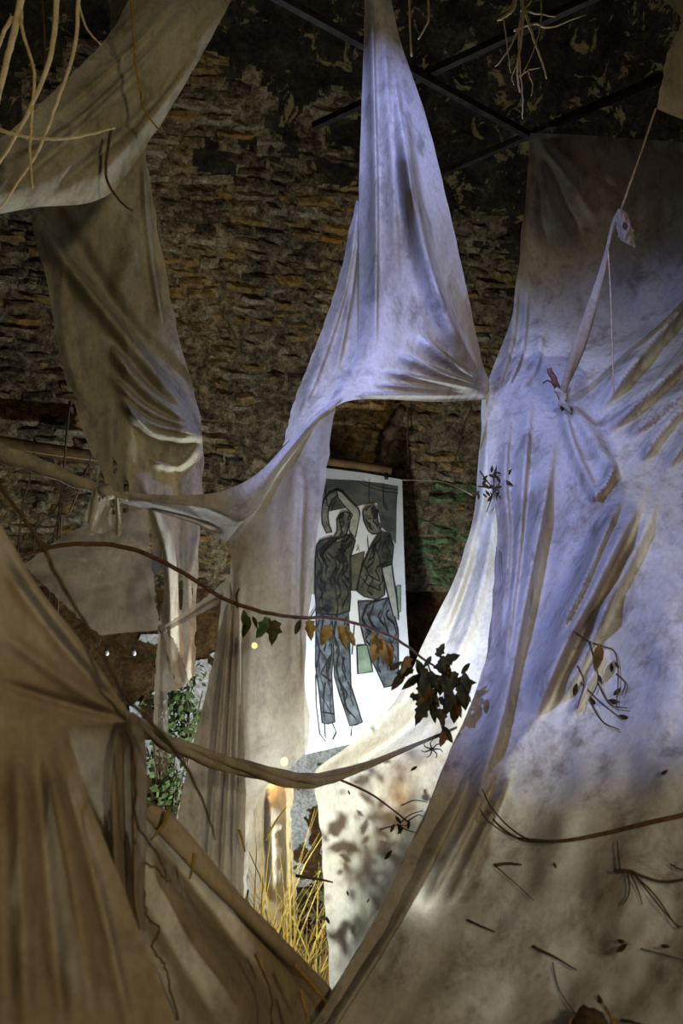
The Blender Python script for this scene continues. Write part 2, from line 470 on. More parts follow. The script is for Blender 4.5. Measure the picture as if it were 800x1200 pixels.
b0 = [W0 + XD * x + ND * o_ + Vector((0, 0, z)) for (x, o_, z) in
      [(-4.2, -0.2, ZL - 0.02), (5.6, -0.2, ZL - 0.02), (5.6, 0.005, ZL - 0.02), (-4.2, 0.005, ZL - 0.02),
       (-4.2, -0.2, ZL + 0.02), (5.6, -0.2, ZL + 0.02), (5.6, 0.005, ZL + 0.02), (-4.2, 0.005, ZL + 0.02)]]
struct(link('trim_1', mesh('trim_1', b0, [(0, 1, 2, 3), (7, 6, 5, 4), (0, 4, 5, 1), (1, 5, 6, 2), (2, 6, 7, 3), (3, 7, 4, 0)]), M_MORTAR, smooth=False))
# floor
vs, fs = [], []
gx, gy = np.linspace(-5, 6, 120), np.linspace(-2.5, 8.6, 120)
for y in gy:
    for x in gx:
        vs.append((x, y, -0.03 + 0.05 * float(vnoise(x * 2, y * 2, 31)) + 0.03 * float(vnoise(x * 7, y * 7, 32))))
for i in range(119):
    for j in range(119):
        fs.append((i * 120 + j, i * 120 + j + 1, (i + 1) * 120 + j + 1, (i + 1) * 120 + j))
struct(link('floor', mesh('floor', vs, fs), M_EARTH))

# ---- bricks: shared irregular meshes, the 300 that show largest as pieces, the rest joined
def brick_verts(seed):
    r = random.Random(seed)
    lx, lz, ly = 0.112, 0.033, 0.035
    vs, fs = [], []
    nxs, nzs = 4, 2
    for k in range(nzs + 1):
        for i in range(nxs + 1):
            rim = (i in (0, nxs)) or (k in (0, nzs))
            vs.append((-lx + 2 * lx * i / nxs + r.uniform(-.012, .012), ly * (0.35 if rim else 1.0) + r.uniform(-.012, .012),
                       -lz + 2 * lz * k / nzs + r.uniform(-.007, .007)))
    nf = len(vs)
    for k in range(nzs):
        for i in range(nxs):
            a = k * (nxs + 1) + i
            fs.append((a + 1, a, a + nxs + 1, a + nxs + 2))
    rim = [i for i in range(nxs + 1)] + [k * (nxs + 1) + nxs for k in range(1, nzs + 1)] + \
          [nzs * (nxs + 1) + i for i in range(nxs - 1, -1, -1)] + [k * (nxs + 1) for k in range(nzs - 1, 0, -1)]
    back = {}
    for i in rim:
        back[i] = len(vs); x, y, z = vs[i]; vs.append((x * 0.98, -0.03, z * 0.98))
    for a, b in zip(rim, rim[1:] + rim[:1]):
        fs.append((a, b, back[b], back[a]))
    return vs, fs


BV = [brick_verts(s) for s in range(6)]
BM = {}
def brick_mesh(vi, mi):
    if (vi, mi) not in BM:
        me = mesh('brick', *BV[vi])
        me.materials.append((M_BR + [M_MOSS])[mi]); me.polygons.foreach_set('use_smooth', [False] * len(me.polygons))
        BM[(vi, mi)] = me
    return BM[(vi, mi)]


rects = [(185, 150, 425, 570), (395, 478, 566, 690), (225, 600, 272, 690), (0, 240, 105, 640), (490, 200, 610, 440), (240, 60, 425, 150)]
rb = random.Random(5)
allb = []
row = 0; s = 0.035
while s < SB:
    x = -4.1 + (0.12 if row % 2 else 0) + rb.uniform(-.03, .03)
    while x < 5.5:
        ln = rb.choice([1, 0.9, 1.1, 0.7, 0.5, 1.25])
        xc = x + 0.112 * ln
        p, T, Nn = vault(xc, s + 0.05 * float(vnoise(xc * 1.3, s * 1.5, 47)) + rb.uniform(-.008, .008), rb.uniform(-0.036, -0.010))
        q = proj(p)
        x += 0.224 * ln + 0.014
        if q is None: continue
        if plaster(xc, s) > 0.02: continue
        gone = vnoise(xc * 1.6, s * 2.2, 41) + 0.5 * vnoise(xc * 5, s * 6, 42)
        if gone > 0.26: continue
        k = vnoise(xc * 2, s * 3, 43) + rb.uniform(-.35, .35)
        mi = 2 if k < -0.18 else 0 if k < 0.05 else 3 if k < 0.22 else 1
        if rb.random() < 0.05: mi = 4
        if 470 < q[0] < 570 and 560 < q[1] < 690 and rb.random() < 0.7 + 0.3 * (q[1] > 630): mi = 5
        Mx = Matrix((XD, Nn, T)).transposed().to_4x4()
        Mx = Matrix.Translation(p) @ Mx @ Matrix.Rotation(rb.uniform(-.09, .09), 4, 'Y') @ Matrix.Rotation(rb.uniform(-.12, .12), 4, 'X') @ Matrix.Diagonal((ln, rb.uniform(.8, 1.25), rb.uniform(.7, 1.15), 1))
        pr = 99
        for i, r_ in enumerate(rects):
            if r_[0] < q[0] < r_[2] and r_[1] < q[1] < r_[3]: pr = i; break
        allb.append((pr, rb.random(), rb.randrange(6), mi, Mx))
    s += 0.0665 + rb.uniform(0, .012) + 0.004; row += 1
allb.sort(key=lambda t: (t[0], t[1]))
for (pr, _, vi, mi, Mx) in allb[:300]:
    o = bpy.data.objects.new('brick', brick_mesh(vi, mi)); COL.objects.link(o)
    o.matrix_world = Mx; o.parent = wall
vs, fs, ms = [], [], []
for (pr, _, vi, mi, Mx) in allb[300:]:
    b_ = len(vs); bv, bf = BV[vi]
    vs += [tuple(Mx @ Vector(v)) for v in bv]; fs += [tuple(b_ + i for i in f) for f in bf]; ms += [mi] * len(bf)
me = mesh('brickwork', vs, fs)
for m_ in M_BR + [M_MOSS]: me.materials.append(m_)
me.polygons.foreach_set('material_index', ms)
o = bpy.data.objects.new('brickwork', me); COL.objects.link(o); o.parent = wall; o['kind'] = 'stuff'

# ---- iron grid under the vault: three angle irons on one level
ZG = 4.40
def on_level(px, py, z):
    a = P(px, py, 1.0); k = (z - CAM.z) / (a.z - CAM.z)
    return CAM + (a - CAM) * k


def iron(name, a, b, e0, e1, label, dz=0.0):
    A, B = on_level(*a, ZG + dz), on_level(*b, ZG + dz); dd = (B - A).normalized()
    A = A - dd * e0; B = B + dd * e1
    s_ = Vector((-dd.y, dd.x, 0)); u = Vector((0, 0, 1))
    prof = [(0, 0), (.035, 0), (.035, .005), (.005, .005), (.005, .035), (0, .035)]
    vs = [A + s_ * x + u * z for x, z in prof] + [B + s_ * x + u * z for x, z in prof]
    fs = [(i, (i + 1) % 6, 6 + (i + 1) % 6, 6 + i) for i in range(6)] + [(5, 4, 3, 2, 1, 0), (6, 7, 8, 9, 10, 11)]
    return tag(link(name, mesh(name, vs, fs), M_IRON, smooth=False), label, 'beam', 'iron bars under the vault')


iron('iron_bar', (330, 0), (612, 155), 2.5, 0.4, 'thin dark iron bar crossing two others, running past the corner of the big stained drape')
iron('iron_bar', (365, 150), (690, 0), 0.0, 2.0, 'thin dark iron bar passing behind the tall pointed drape, parallel to the drape bar', 0.04)
iron('iron_bar', (515, 205), (790, 85), 0.08, 2.2, 'thin dark iron bar that carries the corner of the big stained drape', 0.04)

# ================================================================== DRAPES
# --- big stained drape
F_rows = [
    [(622, 156, 5.10), (680, 158, 5.08), (745, 163, 5.0), (835, 168, 4.9), (930, 170, 4.8)],
    [(613, 250, 5.00), (672, 250, 5.00), (742, 255, 4.92), (840, 255, 4.8), (940, 250, 4.7)],
    [(600, 365, 4.86), (660, 365, 4.84), (737, 368, 4.74), (845, 362, 4.58), (950, 350, 4.45)],
    [(570, 456, 4.50), (640, 452, 4.38), (730, 455, 4.26), (850, 455, 4.10), (960, 450, 3.98)],
    [(572, 540, 4.24), (648, 540, 4.06), (735, 545, 3.95), (852, 545, 3.78), (968, 540, 3.66)],
    [(582, 640, 4.02), (655, 640, 3.86), (740, 640, 3.72), (854, 640, 3.52), (972, 640, 3.40)],
    [(570, 770, 3.78), (650, 770, 3.66), (738, 770, 3.50), (855, 770, 3.26), (975, 770, 3.12)],
    [(528, 880, 3.55), (625, 880, 3.46), (730, 880, 3.30), (855, 880, 3.05), (975, 880, 2.90)],
    [(484, 985, 3.34), (600, 985, 3.26), (718, 985, 3.08), (855, 985, 2.86), (975, 985, 2.72)],
    [(432, 1090, 3.14), (565, 1090, 3.04), (700, 1090, 2.88), (850, 1090, 2.68), (975, 1090, 2.55)],
    [(366, 1202, 2.96), (520, 1202, 2.86), (675, 1202, 2.72), (845, 1202, 2.52), (970, 1202, 2.40)],
    [(300, 1330, 2.80), (470, 1330, 2.70), (650, 1330, 2.58), (840, 1330, 2.40), (965, 1330, 2.28)],
]
F_rows = [r + [(r[-1][0] + 150, r[-1][1], r[-1][2] - 0.06)] for r in F_rows]
F_folds = [
    # pleats falling from the knot
    ([(606, 330), (600, 400), (582, 460)], 7, 0.07, .4), ([(618, 340), (612, 410), (592, 458)], 6, 0.06, .4), ([(636, 380), (628, 430), (604, 460)], 7, 0.05, .5),
    ([(598, 480), (592, 560), (596, 640), (585, 760)], 8, 0.06, .35), ([(622, 470), (614, 560), (606, 660), (588, 800)], 9, 0.08, .35),
    ([(648, 520), (636, 600), (616, 700), (588, 840), (555, 940)], 14, 0.13, .35),
    ([(655, 590), (640, 680), (610, 780)], 10, -0.03),
    # creases leaving the tie
    ([(657, 470), (676, 530), (700, 580)], 9, 0.08, .4), ([(664, 462), (700, 520), (724, 560)], 12, 0.07, .5),
    ([(760, 400), (700, 428), (655, 452)], 14, 0.05), ([(604, 430), (620, 435), (650, 455)], 9, -0.03),
    # pulls towards the right wall
    ([(850, 310), (800, 360), (750, 418), (704, 478)], 16, 0.20, .35), ([(870, 372), (815, 412), (762, 460), (712, 504)], 13, 0.17, .35),
    ([(840, 430), (790, 470), (735, 512)], 9, 0.09, .4), ([(810, 470), (780, 500), (752, 540)], 9, 0.09, .4), ([(850, 470), (815, 505), (780, 550)], 9, 0.08, .4),
    ([(626, 165), (632, 230), (640, 300)], 6, .03), ([(628, 164), (650, 220), (680, 280)], 6, .03), ([(632, 162), (680, 200), (730, 240)], 7, .03), ([(624, 165), (620, 240), (612, 320)], 5, .03), ([(630, 163), (665, 205), (700, 260)], 5, -.03),
    # long diagonal folds down the slope
    ([(722, 545), (710, 568), (692, 588)], 8, 0.10, .35),
    ([(730, 578), (706, 630), (680, 690), (648, 750)], 11, 0.14, .35),
    ([(752, 585), (722, 640), (692, 700), (660, 760), (626, 840)], 18, 0.24, .35),
    ([(768, 592), (748, 640), (722, 690), (700, 740)], 12, 0.10, .4),
    ([(718, 690), (692, 756), (656, 825)], 9, 0.11, .4), ([(712, 760), (690, 800), (670, 840)], 7, 0.06, .4),
    ([(586, 890), (545, 975), (500, 1060)], 8, 0.07, .4), ([(600, 905), (568, 975), (530, 1055)], 8, 0.06, .4),
    ([(800, 640), (780, 760), (770, 860)], 30, 0.05), ([(690, 880), (660, 980), (640, 1080)], 30, 0.05), ([(780, 880), (740, 1000), (720, 1120)], 35, 0.05),
]
FD = thing('big_drape', 'huge stained off-white drape, blue-lit and sloping like a tent, tied up with a twig', 'fabric')
cloth('sheet', F_rows, M_LINR, FD, 190, 240, F_folds, wr=0.022, wfreq=(45, 60), edge=3, seed=1, keep='F')
hem = [(582, 640, 4.00), (578, 700, 3.88), (570, 770, 3.76), (552, 830, 3.64), (528, 880, 3.53), (484, 985, 3.32), (432, 1090, 3.12), (366, 1202, 2.94), (300, 1330, 2.78)]
cloth('hem_fold', [[(a - 1, b, c + 0.10), (a + wd * .45, b + 3, c + 0.01), (a + wd * .85, b + 6, c - 0.05), (a + wd, b + 7, c - 0.01)] for (a, b, c), wd in zip(hem, (4, 14, 30, 38, 40, 36, 30, 26, 24))], M_LINR, FD, 16, 100, wr=0.006, edge=1, seed=4)

# --- pale inner drape behind it
G_rows = [
    [(566, 458, 4.60), (590, 458, 4.62), (615, 458, 4.60), (645, 460, 4.56)],
    [(559, 560, 4.45), (582, 560, 4.42), (610, 560, 4.38), (645, 560, 4.34)],
    [(545, 645, 4.32), (572, 650, 4.28), (605, 650, 4.24), (640, 650, 4.20)],
    [(500, 745, 4.20), (535, 745, 4.14), (575, 745, 4.10), (625, 745, 4.04)],
    [(466, 815, 4.08), (505, 815, 4.02), (550, 815, 3.96), (605, 815, 3.88)],
    [(415, 868, 3.98), (468, 868, 3.94), (520, 868, 3.86), (580, 868, 3.76)],
    [(368, 905, 3.88), (430, 905, 3.88), (490, 905, 3.78), (560, 905, 3.66)],
    [(374, 950, 3.86), (425, 950, 3.86), (480, 955, 3.74), (545, 960, 3.58)],
    [(379, 1020, 3.84), (420, 1020, 3.80), (462, 1030, 3.68), (512, 1035, 3.48)],
    [(384, 1095, 3.80), (410, 1098, 3.74), (440, 1105, 3.60), (472, 1115, 3.36)],
    [(388, 1172, 3.76), (405, 1180, 3.68), (420, 1190, 3.52), (435, 1205, 3.26)],
]
G_folds = [
    ([(575, 480), (568, 560), (556, 640), (525, 730)], 6, 0.05), ([(566, 600), (548, 680), (520, 760)], 5, -0.05),
    ([(590, 480), (580, 600), (555, 720), (520, 800)], 6, 0.04),
    ([(500, 790), (450, 840), (400, 880), (366, 902)], 12, 0.07), ([(520, 810), (470, 860), (410, 900)], 8, -0.05),
    ([(560, 800), (500, 890), (430, 920)], 10, 0.03), ([(500, 960), (460, 1040), (410, 1130)], 10, 0.04),
    ([(380, 915), (430, 1000), (440, 1090)], 14, 0.03),
]
GD = thing('inner_drape', 'pale muslin drape glowing white from a lamp behind it, swept towards the knotted rope', 'fabric')
cloth('sheet', G_rows, M_PALE, GD, 90, 180, G_folds, wr=0.014, wfreq=(35, 60), edge=2, seed=6, keep='G')

# --- tall pointed drape
C_rows = [
    [(428, -60, 4.24), (434, -60, 4.22), (439, -60, 4.21), (444, -60, 4.22), (448, -60, 4.25)],
    [(426, 40, 4.15), (437, 40, 4.11), (448, 40, 4.10), (458, 40, 4.12), (467, 40, 4.16)],
    [(423, 140, 4.04), (441, 140, 3.99), (461, 140, 3.98), (481, 140, 4.01), (500, 140, 4.08)],
    [(420, 250, 3.94), (446, 250, 3.86), (474, 250, 3.86), (503, 250, 3.92), (527, 250, 4.00)],
    [(421, 335, 3.84), (440, 340, 3.76), (466, 340, 3.76), (508, 340, 3.86), (548, 345, 4.04)],
    [(418, 405, 3.74), (434, 410, 3.66), (462, 415, 3.68), (515, 420, 3.86), (565, 425, 4.28)],
    [(396, 452, 3.62), (420, 456, 3.58), (455, 456, 3.64), (512, 455, 3.90), (573, 447, 4.46)],
    [(376, 486, 3.56), (408, 470, 3.54), (450, 468, 3.64), (512, 471, 3.94), (571, 468, 4.50)],
]
C_folds = [
    ([(434, -40), (438, 100), (441, 250), (440, 400)], 7, 0.06, .35), ([(450, 30), (456, 150), (462, 250), (466, 330)], 8, 0.035, .5),
    ([(472, 130), (490, 250), (514, 340), (558, 440)], 15, 0.20, .32), ([(462, 90), (474, 170), (486, 250)], 7, 0.04, .4),
    ([(490, 394), (526, 420), (566, 449)], 8, 0.11, .35), ([(465, 414), (513, 434), (566, 454)], 7, 0.10, .35),
    ([(450, 434), (508, 445), (566, 458)], 5, 0.08, .35), ([(440, 450), (500, 455), (568, 461)], 3, 0.04), ([(568, 463), (500, 463), (410, 462)], 3, 0.04),
]
CD = thing('pointed_drape', 'tall pointed blue-lit drape hung from a single point, stretched out to a corner knot', 'fabric')
cloth('upper_panel', C_rows, M_LIN, CD, 120, 200, C_folds, wr=0.010, wfreq=(30, 70), edge=0.4, seed=8, keep='C')
cloth('gusset', [
    [(417, 235, 4.02), (420, 235, 4.00), (424, 235, 4.00), (428, 235, 4.0)],
    [(394, 335, 3.98), (408, 335, 3.96), (422, 335, 3.96), (434, 335, 3.96)],
    [(364, 420, 3.92), (386, 420, 3.86), (408, 420, 3.86), (428, 420, 3.88)],
    [(345, 470, 3.86), (370, 466, 3.76), (395, 463, 3.74), (418, 460, 3.74)],
    [(331, 523, 3.74), (352, 505, 3.64), (375, 488, 3.62), (398, 474, 3.60)]], M_LIN, CD, 40, 90,
    [([(418, 250), (404, 340), (375, 430), (345, 500)], 8, 0.05, .4), ([(422, 260), (412, 340), (396, 430)], 6, 0.05, .4)], wr=0.012, wfreq=(16, 70), edge=1, seed=7)
W_rows = [
    [(140, 576, 3.60), (140, 580, 3.60), (140, 584, 3.61), (140, 589, 3.63)],
    [(175, 579, 3.54), (177, 585, 3.54), (178, 592, 3.57), (180, 599, 3.62)],
    [(222, 580, 3.50), (225, 590, 3.50), (228, 602, 3.56), (230, 615, 3.64)],
    [(262, 575, 3.47), (264, 592, 3.48), (267, 612, 3.58), (268, 634, 3.68)],
    [(300, 556, 3.48), (300, 575, 3.49), (298, 595, 3.57), (290, 615, 3.68)],
    [(332, 524, 3.52), (335, 532, 3.51), (332, 545, 3.56), (324, 562, 3.62)],
    [(366, 488, 3.54), (368, 492, 3.53), (367, 499, 3.55), (362, 508, 3.58)],
    [(400, 464, 3.54), (400, 467, 3.53), (398, 471, 3.54), (393, 476, 3.56)],
]
cloth('side_wing', W_rows, M_LIN, CD, 40, 110, [([(160, 586), (220, 592), (270, 600)], 4, 0.03), ([(160, 590), (220, 605), (262, 622)], 4, -0.03)], wr=0.006, wfreq=(40, 20), edge=0, seed=9)
D_rows = [
    [(267, 633, 3.58), (300, 592, 3.58), (332, 548, 3.57), (364, 504, 3.57), (393, 475, 3.56)],
    [(270, 660, 3.66), (298, 632, 3.66), (328, 602, 3.66), (357, 575, 3.66), (382, 555, 3.66)],
    [(266, 720, 3.76), (290, 705, 3.76), (318, 690, 3.76), (346, 675, 3.76), (368, 660, 3.76)],
    [(248, 800, 3.86), (272, 795, 3.86), (300, 790, 3.86), (332, 785, 3.88), (357, 780, 3.9)],
    [(225, 880, 3.92), (255, 880, 3.92), (285, 880, 3.92), (322, 880, 3.94), (360, 875, 3.96)],
    [(208, 950, 3.95), (233, 950, 3.95), (256, 950, 3.93), (280, 948, 3.92), (306, 930, 3.94)],
    [(205, 1000, 3.97), (228, 1005, 3.96), (250, 1010, 3.95), (270, 1010, 3.94), (291, 1005, 3.95)],
    [(222, 1075, 4.0), (238, 1075, 3.98), (255, 1075, 3.96), (270, 1075, 3.95), (287, 1075, 3.95)],
]
cloth('hanging_tail', D_rows, M_SHEER, CD, 70, 140, [([(272, 650), (272, 740), (262, 850), (258, 1000), (258, 1070)], 6, 0.05), ([(262, 700), (245, 850), (232, 1000)], 7, -0.05), ([(285, 700), (280, 850), (272, 1050)], 6, 0.05), ([(280, 760), (268, 900), (268, 1050)], 4, -0.04), ([(355, 560), (350, 700), (352, 800)], 5, 0.03)],
      wr=0.014, wfreq=(22, 120), edge=1.5, seed=10)

cloth('tail_gather', [
    [(262, 690, 3.74), (270, 680, 3.72), (276, 675, 3.72), (282, 672, 3.74)],
    [(250, 770, 3.82), (262, 770, 3.79), (274, 770, 3.79), (284, 770, 3.82)],
    [(228, 865, 3.88), (248, 865, 3.84), (268, 865, 3.84), (286, 865, 3.88)],
    [(210, 945, 3.91), (236, 945, 3.87), (262, 945, 3.87), (288, 942, 3.90)],
    [(208, 1000, 3.93), (234, 1005, 3.89), (260, 1010, 3.89), (286, 1008, 3.92)],
    [(224, 1080, 3.95), (244, 1080, 3.91), (266, 1080, 3.91), (285, 1080, 3.94)]], M_DUSK2, CD, 60, 130,
    [([(270, 690), (256, 850), (240, 1060)], 6, .06, .4), ([(276, 690), (268, 850), (256, 1060)], 5, .06, .4), ([(280, 700), (277, 850), (272, 1060)], 5, .06, .4)], wr=0.014, wfreq=(10, 150), edge=1, seed=35)

# --- hanging strip on the left, and the diagonal band in front of it
A_rows = [
    [(122, -60, 4.75), (140, -60, 4.73), (160, -60, 4.73), (185, -60, 4.75)],
    [(124, 60, 4.70), (138, 60, 4.67), (155, 60, 4.67), (178, 60, 4.70)],
    [(60, 170, 4.62), (98, 170, 4.56), (135, 170, 4.56), (171, 170, 4.62)],
    [(36, 245, 4.58), (82, 245, 4.50), (132, 245, 4.50), (181, 245, 4.60)],
    [(55, 330, 4.55), (98, 330, 4.46), (148, 330, 4.48), (196, 330, 4.58)],
    [(72, 420, 4.52), (112, 420, 4.44), (165, 420, 4.46), (216, 420, 4.56)],
    [(97, 505, 4.52), (135, 505, 4.44), (185, 508, 4.48), (237, 506, 4.56)],
    [(136, 590, 4.55), (165, 590, 4.50), (200, 590, 4.52), (236, 590, 4.56)],
    [(176, 690, 4.58), (192, 690, 4.55), (210, 690, 4.55), (231, 690, 4.58)],
    [(186, 810, 4.60), (198, 810, 4.58), (212, 806, 4.58), (228, 790, 4.60)],
]
A_folds = [
    ([(40, 250), (80, 310), (125, 365), (170, 420), (234, 503)], 12, 0.12, .5), ([(70, 250), (105, 312), (155, 385), (210, 440), (232, 490)], 10, -0.07),
    ([(125, 400), (165, 450), (200, 480), (235, 507)], 9, 0.10, .5), ([(130, 440), (170, 478), (235, 509)], 7, 0.08, .5),
    ([(140, 465), (175, 495), (236, 511)], 7, 0.10, .4), ([(150, 480), (182, 508), (236, 514)], 7, 0.09, .35), ([(175, 540), (210, 545), (236, 520)], 6, 0.05, .5),
    ([(150, 240), (155, 300), (130, 360)], 14, 0.06), ([(168, 180), (175, 280), (190, 380)], 5, 0.06, .5), ([(70, 300), (75, 400), (100, 480)], 8, 0.05),
    ([(165, 560), (195, 650), (200, 780)], 5, .04), ([(205, 540), (212, 650), (215, 780)], 4, -.03),
]
AD = tag(cloth('hanging_strip', A_rows, M_GREY, None, 150, 360, A_folds, wr=0.016, wfreq=(16, 90), edge=1.5, seed=12,
              cut=lambda x, y: (y > 700) & (vnoise(x / 9, y / 60, 50) > 0.38) | (x < 92 + (y - 470) * 0.62) & (y > 430) & (vnoise(x / 7, y / 50, 51) > 0.12)),
         'long grey ragged muslin strip hanging straight down, gathered at its side', 'fabric')
B_rows = [
    [(165, -70, 4.1), (200, -70, 4.04), (255, -70, 4.02), (318, -70, 4.1)],
    [(150, 0, 4.02), (185, 0, 3.94), (230, 0, 3.92), (272, 0, 4.0)],
    [(118, 52, 3.92), (150, 62, 3.84), (185, 75, 3.83), (222, 90, 3.92)],
    [(78, 92, 3.80), (105, 115, 3.72), (135, 140, 3.72), (170, 172, 3.82)],
    [(38, 130, 3.66), (62, 165, 3.58), (90, 200, 3.58), (120, 232, 3.70)],
    [(0, 162, 3.50), (14, 190, 3.43), (25, 218, 3.43), (36, 244, 3.52)],
    [(-70, 205, 3.30), (-65, 220, 3.25), (-60, 240, 3.25), (-55, 262, 3.32)],
]
B_folds = [([(230, 0), (170, 70), (80, 150), (0, 200)], 7, 0.05), ([(205, 0), (150, 60), (60, 140)], 5, 0.04), ([(215, 20), (160, 85), (70, 175), (0, 225)], 6, -0.04),
           ([(255, 10), (190, 120), (110, 215)], 9, 0.05), ([(240, 40), (170, 130), (60, 225)], 6, -0.04), ([(140, 110), (90, 160), (40, 205)], 4, 0.03)]
tag(cloth('diagonal_drape', B_rows, M_GREY, None, 70, 120, B_folds, wr=0.012, wfreq=(50, 30), edge=1.5, seed=14),
    'wide grey drape slung diagonally over the long hanging strip, with roots dangling before it', 'fabric')

# --- gauze tied between the strip and the tail
EG = thing('tied_gauze', 'dark see-through gauze pinched in a knot, with a dangling tail, beside the ragged strip', 'fabric')
cloth('gauze_panel', [
    [(28, 662, 4.1), (75, 628, 4.1), (125, 606, 4.1), (172, 596, 4.1)],
    [(60, 694, 4.08), (100, 680, 4.03), (140, 672, 4.03), (178, 665, 4.08)],
    [(90, 722, 4.05), (120, 718, 4.0), (150, 715, 4.0), (184, 712, 4.03)],
    [(118, 745, 4.0), (140, 742, 3.98), (165, 740, 3.98), (190, 738, 3.98)]], M_GAUZE, EG, 50, 50, wr=0.02, wfreq=(30, 25), seed=16)
cloth('gauze_arm', [
    [(188, 736, 3.98), (190, 738, 3.97), (192, 741, 3.98)],
    [(215, 718, 3.94), (218, 722, 3.92), (220, 727, 3.94)],
    [(245, 697, 3.88), (247, 704, 3.84), (249, 712, 3.88)],
    [(272, 672, 3.80), (272, 688, 3.76), (272, 703, 3.80)]], M_GAUZE, EG, 16, 40, wr=0.01, seed=17)
cloth('gauze_tail', [
    [(186, 736, 3.98), (190, 736, 3.97), (194, 737, 3.98)],
    [(182, 790, 4.0), (188, 790, 3.97), (196, 790, 4.0)],
    [(180, 850, 4.02), (187, 850, 3.98), (197, 850, 4.02)],
    [(179, 905, 4.02), (186, 905, 3.98), (196, 905, 4.02)]], M_GAUZE, EG, 16, 50, wr=0.015, wfreq=(8, 60), seed=18)
cloth('gauze_tail', [
    [(190, 737, 3.98), (194, 737, 3.97), (197, 738, 3.98)],
    [(196, 765, 4.0), (203, 765, 3.98), (210, 764, 4.0)],
    [(205, 800, 4.02), (213, 800, 3.98), (221, 798, 4.02)]], M_GAUZE, EG, 14, 40, wr=0.012, wfreq=(8, 40), seed=19)
tube('knot', [P(187, 734, 3.96), P(190, 738, 3.95), P(194, 741, 3.96)], [0.008, 0.018, 0.008], M_GAUZE, EG, lobes=3, lobe=0.2)

# --- twisted strand at far left and its knot with rags
SD = thing('twisted_strand', 'twisted cloth strand pulled taut from the side to a knot with torn rags', 'fabric')
tube('strand', [P(-60, 505, 3.8), P(0, 530, 3.75), P(50, 548, 3.7), P(100, 568, 3.65), P(128, 578, 3.62), P(150, 583, 3.6)], [0.035, 0.036, 0.03, 0.022, 0.014, 0.014], M_GREY, SD, sides=14, sub=8, twist=14, lobes=3, lobe=0.16)
tube('knot', [P(117, 572, 3.62), P(125, 577, 3.6), P(134, 581, 3.61)], [0.012, 0.028, 0.012], M_GREY, SD, sides=12, lobes=4, lobe=0.2)
for k, (a, b, w1, w2) in enumerate([((124, 578), (119, 622), 7, 13), ((137, 584), (139, 626), 5, 4), ((113, 572), (106, 610), 5, 8)]):
    cloth('rag', [[(a[0] - w1 * .4, a[1], 3.60), (a[0], a[1], 3.58), (a[0] + w1 * .4, a[1], 3.60)],
                  [((a[0] + b[0]) / 2 - w2 * .8, (a[1] + b[1]) / 2, 3.61), ((a[0] + b[0]) / 2, (a[1] + b[1]) / 2, 3.58), ((a[0] + b[0]) / 2 + w2 * .8, (a[1] + b[1]) / 2, 3.61)],
                  [(b[0] - w2, b[1], 3.62), (b[0], b[1] + 3, 3.59), (b[0] + w2, b[1] - 2, 3.62)]], M_RAG if k == 0 else M_GREY, SD, 18, 24, wr=0.02, wfreq=(6, 30), seed=20 + k)

# --- cloth rope in the middle
RP = thing('cloth_rope', 'twisted brown cloth rope strung level across below the painting', 'rope')
rc = spline([tuple(P(*q)) for q in [(150, 838, 2.6), (168, 850, 2.9), (200, 872, 3.3), (250, 890, 3.5), (300, 904, 3.6), (345, 914, 3.68), (385, 912, 3.74), (430, 896, 3.72), (490, 872, 3.66), (535, 852, 3.60)]], 60)
rr_ = np.interp(np.linspace(0, 1, 60), np.linspace(0, 1, 10), [.008, .012, .020, .021, .020, .022, .016, .007, .004, .003])
for k in range(3):
    pts_ = []
    for i in range(60):
        th = k * 2.094 + i * .17; tv = rc[min(i + 1, 59)] - rc[max(i - 1, 0)]; tv /= np.linalg.norm(tv)
        a1 = np.cross(tv, (0, 0, 1.)); a1 /= np.linalg.norm(a1); a2 = np.cross(tv, a1)
        pts_.append(rc[i] + rr_[i] * .75 * (math.cos(th) * a1 + math.sin(th) * a2))
    tube('strand', pts_, [float(x) * .72 for x in rr_[::6]], M_TAN, RP, sides=10, sub=2, lobes=3, lobe=0.22, twist=12)
tag(cloth('muslin_panel', [
    [(283, 905, 4.5), (308, 908, 4.46), (330, 911, 4.46), (350, 913, 4.5)],
    [(288, 960, 4.5), (310, 960, 4.44), (328, 960, 4.46), (341, 958, 4.5)],
    [(290, 1010, 4.5), (311, 1010, 4.44), (328, 1010, 4.46), (343, 1008, 4.5)],
    [(292, 1082, 4.5), (313, 1085, 4.45), (332, 1086, 4.46), (350, 1082, 4.5)]], M_DUSK, None, 50, 60, [([(312, 915), (318, 1000), (316, 1060)], 6, .05), ([(335, 915), (334, 1060)], 5, -.04)], wr=0.02, wfreq=(12, 60), edge=2, seed=33),
    'narrow muslin panel hanging under the cloth rope, behind the straw', 'fabric')

